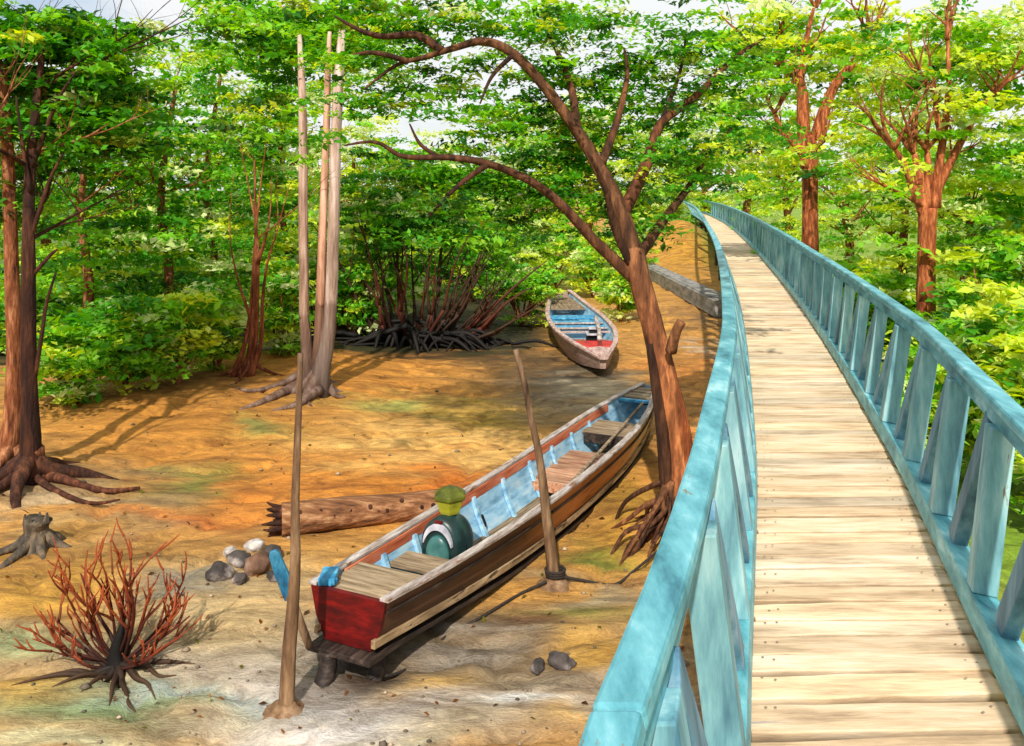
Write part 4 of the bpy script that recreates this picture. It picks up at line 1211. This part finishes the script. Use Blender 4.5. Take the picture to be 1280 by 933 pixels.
b = on(12, 585)
tree('forest_tree', 'rust coloured trunk half cut off at the left edge behind the dark slender tree', b,
     [([(-6, 596, b.y), (14, 540, b.y), (18, 450, b.y), (14, 330, b.y), (10, 200, b.y), (4, 80, b.y)], [.18, .12, .092, .08, .07, .04], (.95, .9, .85), one)],
     [E(-40, 120, 110, 120, 12.6, 1.3), E(30, 190, 50, 60, 12.6, .8)], 120, 45, .11, PAL_DARK, 'bark_rust', r=(.3, .5), roots=4, limbs=5)

# bank trees behind, left
specs = [
    ((105, 500), 17.0, 'leafy dark tree at the back of the bank just right of the left edge trunks', [E(110, 330, 110, 110, 17.3, 1.6), E(90, 180, 120, 90, 17.6, 1.8), E(150, 430, 80, 45, 17, 1.1)], PAL_MID, .09),
    ((205, 492), 18.3, 'dense green tree in the middle of the left thicket', [E(215, 290, 110, 130, 18.6, 1.7), E(220, 130, 110, 80, 18.8, 1.7), E(230, 410, 85, 60, 18.2, 1.1)], PAL_MID, .10),
    ((262, 470), 20.5, 'broad green tree behind the slim red stems', [E(300, 200, 120, 130, 20.8, 2), E(290, 350, 90, 80, 20.3, 1.4), E(300, 80, 130, 60, 21, 1.8)], PAL_LIGHT, .09),
    ((352, 455), 22.5, 'light green tree standing between the slim red stems and the tall pale trunks', [E(370, 230, 80, 120, 22.8, 1.6), E(360, 360, 60, 60, 22.4, 1.2), E(420, 80, 110, 70, 23, 1.8)], PAL_LIGHT, .09),
]
for (bp, Y, lab, ells, pal, r0) in specs:
    q = at(bp[0], bp[1], Y); q.z = gz(q.x, q.y)
    vb = HOR + F * (EYE - q.z) / Y
    tree('forest_tree', lab, q, [([(bp[0], vb + 4, Y), (bp[0] + 6, vb - 90, Y), (bp[0] - 4, vb - 190, Y), (bp[0] + 14, vb - 320, Y)], [r0 * 1.3, r0, r0 * .8, r0 * .4], one, one)],
         ells, 160, 40, .135, pal, 'bark_rust', 'trees of the left thicket', r=(.35, .75), roots=4, floor=.1, limbs=7)

# slim red stems
b = on(312, 470)
def ex2(T):
    for (pp, r0) in (([(292, 470), (306, 430), (314, 380), (318, 310), (326, 230), (334, 170)], .075), ([(304, 478), (318, 440), (322, 380), (322, 300), (312, 240), (300, 180)], .07), ([(312, 474), (326, 430), (328, 380), (334, 330), (346, 290), (362, 230)], .075), ([(322, 330), (336, 280), (340, 220)], .045), ([(318, 410), (298, 352), (287, 290), (292, 220)], .04)):
        T.tube([at(u, v, b.y) for u, v in pp], [r0 * .62 * (1.5 if k == 0 else 1 - .9 * k / (len(pp) - 1)) for k in range(len(pp))], 9, (.75, .55, .5), (1.2, 1, .9), jit=.06)
tree('slim_tree', 'cluster of slim reddish stems on the bank left of the tall pale trunks', b,
     [([(300, 474, b.y), (312, 440, b.y), (318, 380, b.y), (320, 300, b.y), (318, 200, b.y)], [.08, .05, .04, .03, .015], (.7, .5, .5), one)],
     [E(320, 170, 60, 70, 16.8, .9), E(345, 250, 40, 50, 16.8, .7), E(300, 300, 40, 30, 17, .5)], 80, 40, .11, PAL_MID, 'bark_rust', r=(.22, .42), roots=4, extra=ex2, limbs=3, rc=(.6, .45, .4))

# tall pale trunks
b = on(395, 488)
def ex3(T):
    for (pp, r0) in (([(388, 480), (360, 492), (325, 505), (300, 512)], .11), ([(398, 490), (372, 508), (340, 514)], .10), ([(384, 470), (352, 478), (318, 490), (290, 492)], .08), ([(410, 484), (418, 492), (432, 494)], .08)):
        pts = []
        for k, (u, v) in enumerate(pp):
            q = on(u, v); q.z += .12 * (1 - k / (len(pp) - 1)) ** 2; pts.append(q)
        T.tube(pts, [r0 * (1 - .8 * k / (len(pts) - 1)) for k in range(len(pts))], 9, (.3, .24, .22), (.4, .32, .28), jit=.1)
Yp = b.y
tree('tall_tree', 'tall pale trunks rising together from dark roots, the thickest on the left bank', b,
     [([(394, 500, Yp), (402, 462, Yp), (410, 420, Yp), (414, 375, Yp)], [.24, .15, .118, .10], (.10, .08, .07), (.5, .44, .42)), ([(413, 384, Yp), (415, 350, Yp), (417, 280, Yp), (420, 180, Yp), (424, 90, Yp), (428, 30, Yp)], [.10, .098, .094, .088, .08, .045], (.7, .64, .62), (1.3, 1.3, 1.35)),
      ([(384, 490, Yp + .1), (384, 440, Yp + .1), (380, 390, Yp + .1)], [.15, .095, .08], (.14, .11, .10), (.5, .4, .36)), ([(380, 398, Yp + .1), (380, 340, Yp + .1), (379, 280, Yp + .1), (379, 180, Yp + .1), (377, 100, Yp + .15), (374, 40, Yp + .2)], [.08, .08, .078, .072, .06, .035], (.7, .58, .52), (1.2, 1.12, 1.1)),
      ([(396, 486, Yp + .1), (399, 430, Yp + .1), (400, 375, Yp + .1)], [.15, .10, .075], (.12, .09, .07), (.5, .34, .26)), ([(400, 384, Yp + .1), (402, 330, Yp + .1), (405, 250, Yp + .15), (408, 170, Yp + .2), (410, 90, Yp + .2), (412, 40, Yp + .2)], [.076, .072, .066, .06, .05, .03], (1.0, .7, .55), (1.25, .95, .8))],
     [E(380, 50, 100, 55, 16.4, 1.6), E(460, 40, 80, 40, 16.2, 1.3), E(300, 40, 70, 45, 16.8, 1.1), E(350, 120, 24, 40, 17, .7), E(395, 62, 62, 34, 15.0, .5)], 170, 42, .13, PAL_MID, 'bark_pale', r=(.3, .6), roots=5, extra=ex3, limbs=0, rootlen=.8, rc=(.3, .24, .22))


# ------------------------------------------------------------------ root tangle bush
def root_bush():
    b = on(516, 432); Y = b.y; K = Y / F
    root = empty('mangrove_bush', b); tag(root, 'wide mangrove bush with fan of dark stems over a black root tangle', 'bush')
    blk, red, br_ = lin(12, 9, 8), lin(92, 38, 20), lin(66, 42, 26)
    S = MB()
    for k in range(58):
        f = (k + .5) / 58 * 2 - 1; f += random.uniform(-.05, .05)
        ln = random.uniform(110, 215) * (1 - .28 * abs(f)) ; a = f * 1.05
        dx, dz = math.sin(a) * ln, math.cos(a) * ln
        x0 = f * 62 + random.uniform(-14, 14)
        dy = random.uniform(-.9, .9)
        p0 = Vector((x0 * K, dy * .25, .02)); p3 = Vector(((x0 + dx) * K, dy, dz * K))
        p1 = p0.lerp(p3, .33) + Vector((random.uniform(-.1, .1) + f * .12, 0, -.06)); p2 = p0.lerp(p3, .66) + Vector((random.uniform(-.15, .15) + f * .1, 0, .04))
        r0 = random.uniform(.022, .06)
        cm = red if random.random() < .55 else br_
        S.tube([p0, p1], [r0 * 1.2, r0 * .8], 7, blk, cm, jit=.08, res=4)
        S.tube([p1, p2, p3], [r0 * .8, r0 * .5, r0 * .15], 7, cm, lin(74, 48, 28), jit=.06, res=4)
        if random.random() < .7:
            q = p1.lerp(p2, .6); e = q + Vector((random.uniform(-.8, .8), random.uniform(-.4, .4), random.uniform(.4, 1.1)))
            S.tube([q, q.lerp(e, .5) + Vector((0, 0, -.05)), e], [r0 * .45, r0 * .3, .006], 6, br_, br_, res=3)
    S.build('stems', M['twig'], root, smooth=True)
    R = MB()
    for k in range(120):
        x = random.gauss(0, 52); e = x + random.uniform(-50, 50) + (25 if x > 0 else -25)
        hh = random.uniform(.1, .62) * max(.2, 1 - abs(x) / 120); y0 = random.uniform(-.5, .4)
        p0 = Vector((x * K, y0, hh)); p2 = Vector((e * K, y0 - random.uniform(.0, .5), 0)); p2.z = gz(b.x + p2.x, b.y + p2.y) - b.z - .03
        p1 = p0.lerp(p2, .5) + Vector((0, 0, random.uniform(.0, .2)))
        r0 = random.uniform(.025, .07)
        R.tube([p0, p1, p2], [r0, r0 * .9, r0 * .5], 6, blk, lin(26, 18, 14), jit=.1, res=4)
    R.build('roots', M['twig'], root, smooth=True)
    crown('foliage', [E(530, 260, 110, 50, Y + .4, 1.3), E(460, 270, 50, 60, Y + .5, 1), E(590, 300, 70, 50, Y + .5, 1), E(520, 220, 100, 30, Y + .6, 1), E(630, 340, 40, 34, Y + .8, .7), E(440, 360, 24, 40, Y + .6, .5), E(520, 330, 90, 50, Y + 1.3, .5), E(520, 285, 110, 34, Y - .2, .5), E(600, 350, 30, 20, Y - .1, .3), E(470, 330, 30, 30, Y, .4)], 300, 30, .13, PAL_MID, (.25, .5), .35, root, loc=b)
root_bush()

# ------------------------------------------------------------------ low shrubs along the bank and round the far boat
def shrub(label, u, v, ru, rv, pal, group, n=60, per=44, size=.12, Y=None, name='shrub', r=(.25, .5)):
    if Y is None:
        q = on(u, v)
    else:
        q = at(u, v, Y); q.z = gz(q.x, q.y)
    k = q.y / F
    root = empty(name, q); tag(root, label, 'shrub', group)
    S = MB()
    for j in range(9):
        a = random.uniform(0, 2 * PI); e = Vector((math.cos(a) * ru * k * .7, math.sin(a) * ru * k * .5, rv * k * random.uniform(.8, 1.5)))
        S.tube([(0, 0, -.05), e * .5 + Vector((0, 0, .1)), e], [.035, .022, .006], 6, one, one, res=3)
    S.build('stems', M['bark_rust'], root, smooth=True)
    crown('foliage', [((q.x, q.y, q.z + rv * k), (ru * k, max(ru * k * .6, .5), rv * k))], n, per, size, pal, r, .42, root, loc=q, floor=q.z + .02)
    return root
gl = 'shrubs along the top of the left bank'
shrub('low bright shrub beside the slender left edge trunk', 92, 500, 52, 54, PAL_LIGHT, gl)
shrub('low shrub on the bank lip beneath the dark leafy tree', 160, 490, 55, 58, PAL_LIGHT, gl)
shrub('bright shrub on the bank in the middle of the left thicket', 222, 480, 50, 60, PAL_LIGHT, gl)
shrub('shrub on the bank just left of the slim red stems', 270, 466, 40, 54, PAL_LIGHT, gl)
shrub('yellow green shrub between the slim red stems and the tall pale trunks', 352, 445, 34, 60, PAL_LIGHT, gl)
shrub('small shrub in the gap between the pale trunks and the mangrove roots', 440, 426, 26, 54, PAL_LIGHT, gl)
gk = 'shrubs deep in the left thicket'
for (u_, Y_, lab_) in ((70, 19.5, 'shrub deep in the thicket behind the slender left edge trunk'), (150, 21.5, 'shrub deep in the thicket behind the dark leafy tree'), (225, 22.5, 'shrub deep in the thicket behind the middle bank shrubs'), (300, 23.5, 'shrub deep in the thicket behind the slim red stems'), (20, 17.5, 'shrub in the thicket seen between the two left edge trunks'), (385, 24, 'shrub deep in the thicket behind the tall pale trunks'), (470, 24, 'shrub in the back left of the mangrove bush')):
    shrub(lab_, u_, 0, 70, 52, PAL_LIGHT, gk, n=80, per=40, size=.15, Y=Y_, r=(.3, .6))
gm = 'shrubs behind the far boat'
shrub('light shrub between the mangrove bush and the far boat', 652, 408, 44, 44, PAL_LIGHT, gm)
shrub('bright shrub hanging over the far end of the small boat', 742, 372, 34, 34, PAL_LIGHT, gm, n=46, size=.13)
shrub('pale shrub to the right of the small boat behind the leaning tree', 776, 402, 26, 44, PAL_LIGHT, gm)
shrub('tall light shrub standing behind the small boat', 690, 366, 60, 46, PAL_LIGHT, gm, n=80)
shrub('green shrub behind the top of the mangrove bush', 590, 378, 60, 60, PAL_MID, gm, n=80, size=.15)
shrub('light green shrub behind the leaning trunk fork', 790, 345, 34, 40, PAL_LIGHT, gm, n=60, size=.16)

# ------------------------------------------------------------------ right side trees
Y1 = 22.0
b = at(1012, 400, Y1); b.z = gz(b.x, b.y)
def ex4(T):
    for (pp, rad) in (([(1010, 210), (1004, 160), (1003, 120), (1000, 95), (1010, 40), (1020, 0)], [.19, .165, .14, .1, .06, .025]), ([(1020, 175), (1030, 140), (1045, 105), (1070, 75), (1092, 38)], [.18, .14, .11, .08, .04]), ([(1002, 108), (990, 88), (972, 78), (958, 80)], [.13, .10, .08, .03]), ([(988, 92), (978, 74), (970, 60)], [.1, .07, .03]), ([(1006, 192), (990, 175), (976, 162), (968, 140)], [.16, .12, .08, .04])):
        T.tube([at(u, v, Y1) for u, v in pp], rad, 10, (1.35, 1.05, .82), (1.35, 1.1, .88), jit=.08)
def shoots(T, ends, Y, n, ln):
    for (u, v) in ends:
        for _ in range(n):
            branchy(T, at(u, v, Y), (random.uniform(-.7, .7), random.uniform(-.5, .5), random.uniform(.5, 1)), ln * random.uniform(.7, 1.2), .045, 1, (1.2, 1, .8), (1, .9, .8))
ex4_ = ex4
def ex4(T):
    ex4_(T); shoots(T, ((1020, 10), (1090, 42), (960, 80), (970, 62), (968, 142), (1070, 75), (1003, 100)), Y1, 3, 1.5)
tree('broad_tree', 'rust barked tree with forked limbs standing behind the far part of the right railing', b,
     [([(1013, 420, Y1), (1012, 330, Y1), (1012, 260, Y1), (1012, 200, Y1), (1010, 170, Y1)], [.28, .21, .19, .2, .18], (1.1, .85, .65), (1.35, 1.05, .82))],
     [E(1000, 50, 120, 60, 23, 2.2), E(1090, 100, 90, 90, 23.4, 2), E(960, 190, 60, 70, 24, 1.4), E(1080, 220, 70, 50, 23.6, 1.4), E(930, 130, 40, 60, 23.5, 1.2), E(1050, 165, 46, 34, 21.2, .6), E(985, 215, 30, 26, 21.3, .5), E(1045, 235, 40, 26, 21.3, .5), E(975, 120, 30, 34, 21.4, .5), E(1000, 20, 60, 20, 21.5, .6)], 230, 40, .17, PAL_RIGHT, 'bark_rust', r=(.4, .85), limbs=2, roots=4, extra=ex4)
Y2 = 15.5
b = at(1158, 470, Y2); b.z = gz(b.x, b.y)
def ex5(T):
    for (pp, rad) in (([(1155, 270), (1140, 230), (1130, 205), (1118, 185)], [.09, .07, .055, .03]), ([(1156, 265), (1148, 215), (1142, 190)], [.12, .08, .04]), ([(1158, 260), (1160, 210), (1158, 185)], [.11, .07, .03]), ([(1168, 260), (1175, 200), (1182, 150), (1186, 100), (1184, 40)], [.11, .075, .06, .045, .02]), ([(1178, 175), (1170, 140), (1168, 115)], [.07, .05, .02]), ([(1170, 240), (1200, 180), (1230, 130)], [.09, .06, .02])):
        T.tube([at(u, v, Y2) for u, v in pp], rad, 9, (1.35, 1.05, .82), (1.35, 1.1, .88), jit=.08)
ex5_ = ex5
def ex5(T):
    ex5_(T); shoots(T, ((1118, 186), (1142, 192), (1158, 187), (1184, 50), (1168, 117), (1228, 133)), Y2, 3, 1.1)
tree('broad_tree', 'rust barked tree with a clutch of short upright limbs beyond the right railing', b,
     [([(1158, 500, Y2), (1157, 420, Y2), (1158, 340, Y2), (1160, 260, Y2)], [.21, .165, .15, .16], (1.1, .85, .65), (1.35, 1.05, .82))],
     [E(1180, 80, 110, 70, 16.6, 1.8), E(1240, 190, 60, 90, 16.8, 1.5), E(1110, 150, 50, 60, 17, 1.2), E(1180, 240, 70, 24, 16.8, 1.1), E(1260, 60, 60, 60, 16, 1.2), E(1162, 296, 22, 24, 15.1, .2), E(1110, 240, 40, 36, 15.2, .5), E(1165, 215, 34, 18, 15.0, .3), E(1120, 330, 34, 30, 15.2, .5), E(1200, 130, 50, 50, 15.2, .6), E(1225, 290, 40, 30, 15.4, .6)], 240, 42, .13, PAL_RIGHT, 'bark_rust', r=(.3, .62), limbs=2, roots=4, extra=ex5)

gr = 'bushes beyond the right railing'
for (u, Y, ru, rv, lab) in ((1255, 10.5, 80, 120, 'bright bush seen through the nearest right railing boards'), (1330, 9.0, 80, 150, 'tall bush at the right edge behind the railing'), (1190, 13.0, 60, 70, 'bright bush at the foot of the tree with short upright limbs'),
                            (1245, 15.0, 70, 110, 'dark and light bush right of the tree with short upright limbs'), (1100, 18.0, 60, 60, 'yellow green bush between the two rust barked trees'), (1140, 11.0, 50, 60, 'low bush close behind the middle of the right railing'),
                            (1060, 21.0, 50, 44, 'bush at the right foot of the forked rust barked tree'), (970, 27.0, 46, 34, 'bush left of the forked rust barked tree'), (1290, 18.0, 70, 130, 'tall light bush in the right background behind the others')):
    q = at(u, HOR, Y); vb = HOR + F * EYE / Y
    shrub(lab, u, vb, ru, rv, PAL_RIGHT, gr, n=int(60 + ru * .5), per=42, size=.09 + .004 * Y, Y=Y, r=(.25, .55))

# ------------------------------------------------------------------ woods farther back: one crown shape of each kind, copied
def far_tree_proto(k, pal):
    root = empty('woodland_tree', (0, 0, 0)); T = MB()
    T.tube([(0, 0, -.2), (.1, 0, 1.5), (-.1, .1, 3.2), (.1, 0, 5.5)], [.26, .2, .16, .06], 9, one, one, jit=.08)
    for j in range(9):
        a = random.uniform(0, 2 * PI); branchy(T, (0, 0, random.uniform(1.6, 4.6)), (math.cos(a), math.sin(a), random.uniform(.2, .9)), random.uniform(1.5, 2.6), .08, 1, one, one)
    T.build('trunk', M['bark_rust'], root, smooth=True)
    ells = [((0, 0, 4.6), (2.8, 2.4, 2.2)), ((random.uniform(-1, 1), 0, 2.2), (2.6, 2.2, 1.7)), ((random.uniform(-1, 1), 0, 6.6), (1.9, 1.8, 1.4)), ((random.uniform(-1.6, 1.6), 0, .9), (2.4, 2, .9))]
    crown('crown', ells, 170, 34, .19, pal, (.4, .9), .4, root, floor=.1)
    return root
protos = [far_tree_proto(0, PAL_LIGHT), far_tree_proto(1, PAL_FAR), far_tree_proto(2, PAL_FAR)]
far_spec = [  # u, Y, kind, scale, label
    (-60, 24, 0, .9, 'green woodland tree beyond the left edge trunks'), (60, 27, 0, .85, 'green woodland tree behind the dark leafy tree on the left'), (170, 29, 1, .9, 'light woodland tree behind the middle of the left thicket'),
    (270, 31, 1, .9, 'light woodland tree behind the slim red stems'), (350, 33, 0, .95, 'green woodland tree in the back left of the pale trunks'), (440, 30, 1, .8, 'light woodland tree showing right of the tall pale trunks'),
    (540, 32, 2, .70, 'light woodland tree behind the mangrove bush'), (640, 34, 1, .8, 'yellow green woodland tree behind the gap between mangrove bush and far boat'), (735, 35, 2, .95, 'light woodland tree behind the far boat'),
    (800, 52, 1, 1.0, 'far woodland tree beyond the hillock'), (700, 48, 0, 1.05, 'far green woodland tree above the far boat'), (880, 76, 2, 1.5, 'farthest woodland tree at the end of the footbridge'), (845, 66, 0, 1.15, 'far green woodland tree left of the footbridge end'),
    (935, 62, 1, 1.4, 'woodland tree right of the footbridge end'), (985, 42, 2, .95, 'light woodland tree behind the forked rust barked tree'), (1060, 34, 1, .8, 'light woodland tree in the gap between the two rust barked trees'),
    (1130, 28, 2, .75, 'yellow green woodland tree just left of the tree with short upright limbs'), (1210, 25, 1, .72, 'light woodland tree behind the tree with short upright limbs'), (1300, 22, 2, .75, 'light woodland tree beyond the right edge bushes'), (1380, 17, 1, .8, 'woodland tree at the far right edge')]
used = set()
for (u, Y, k, s, lab) in far_spec:
    o = protos[k] if k not in used else copy_tree(protos[k])
    used.add(k)
    x = (u - CX) * Y / F
    o.location = (x, Y, gz(x, Y)); o.rotation_euler = (0, 0, random.uniform(0, 6.28)); o.scale = (s, s, s * random.uniform(.92, 1.08))
    tag(o, lab, 'tree', 'woodland trees behind the bank and the bridge')
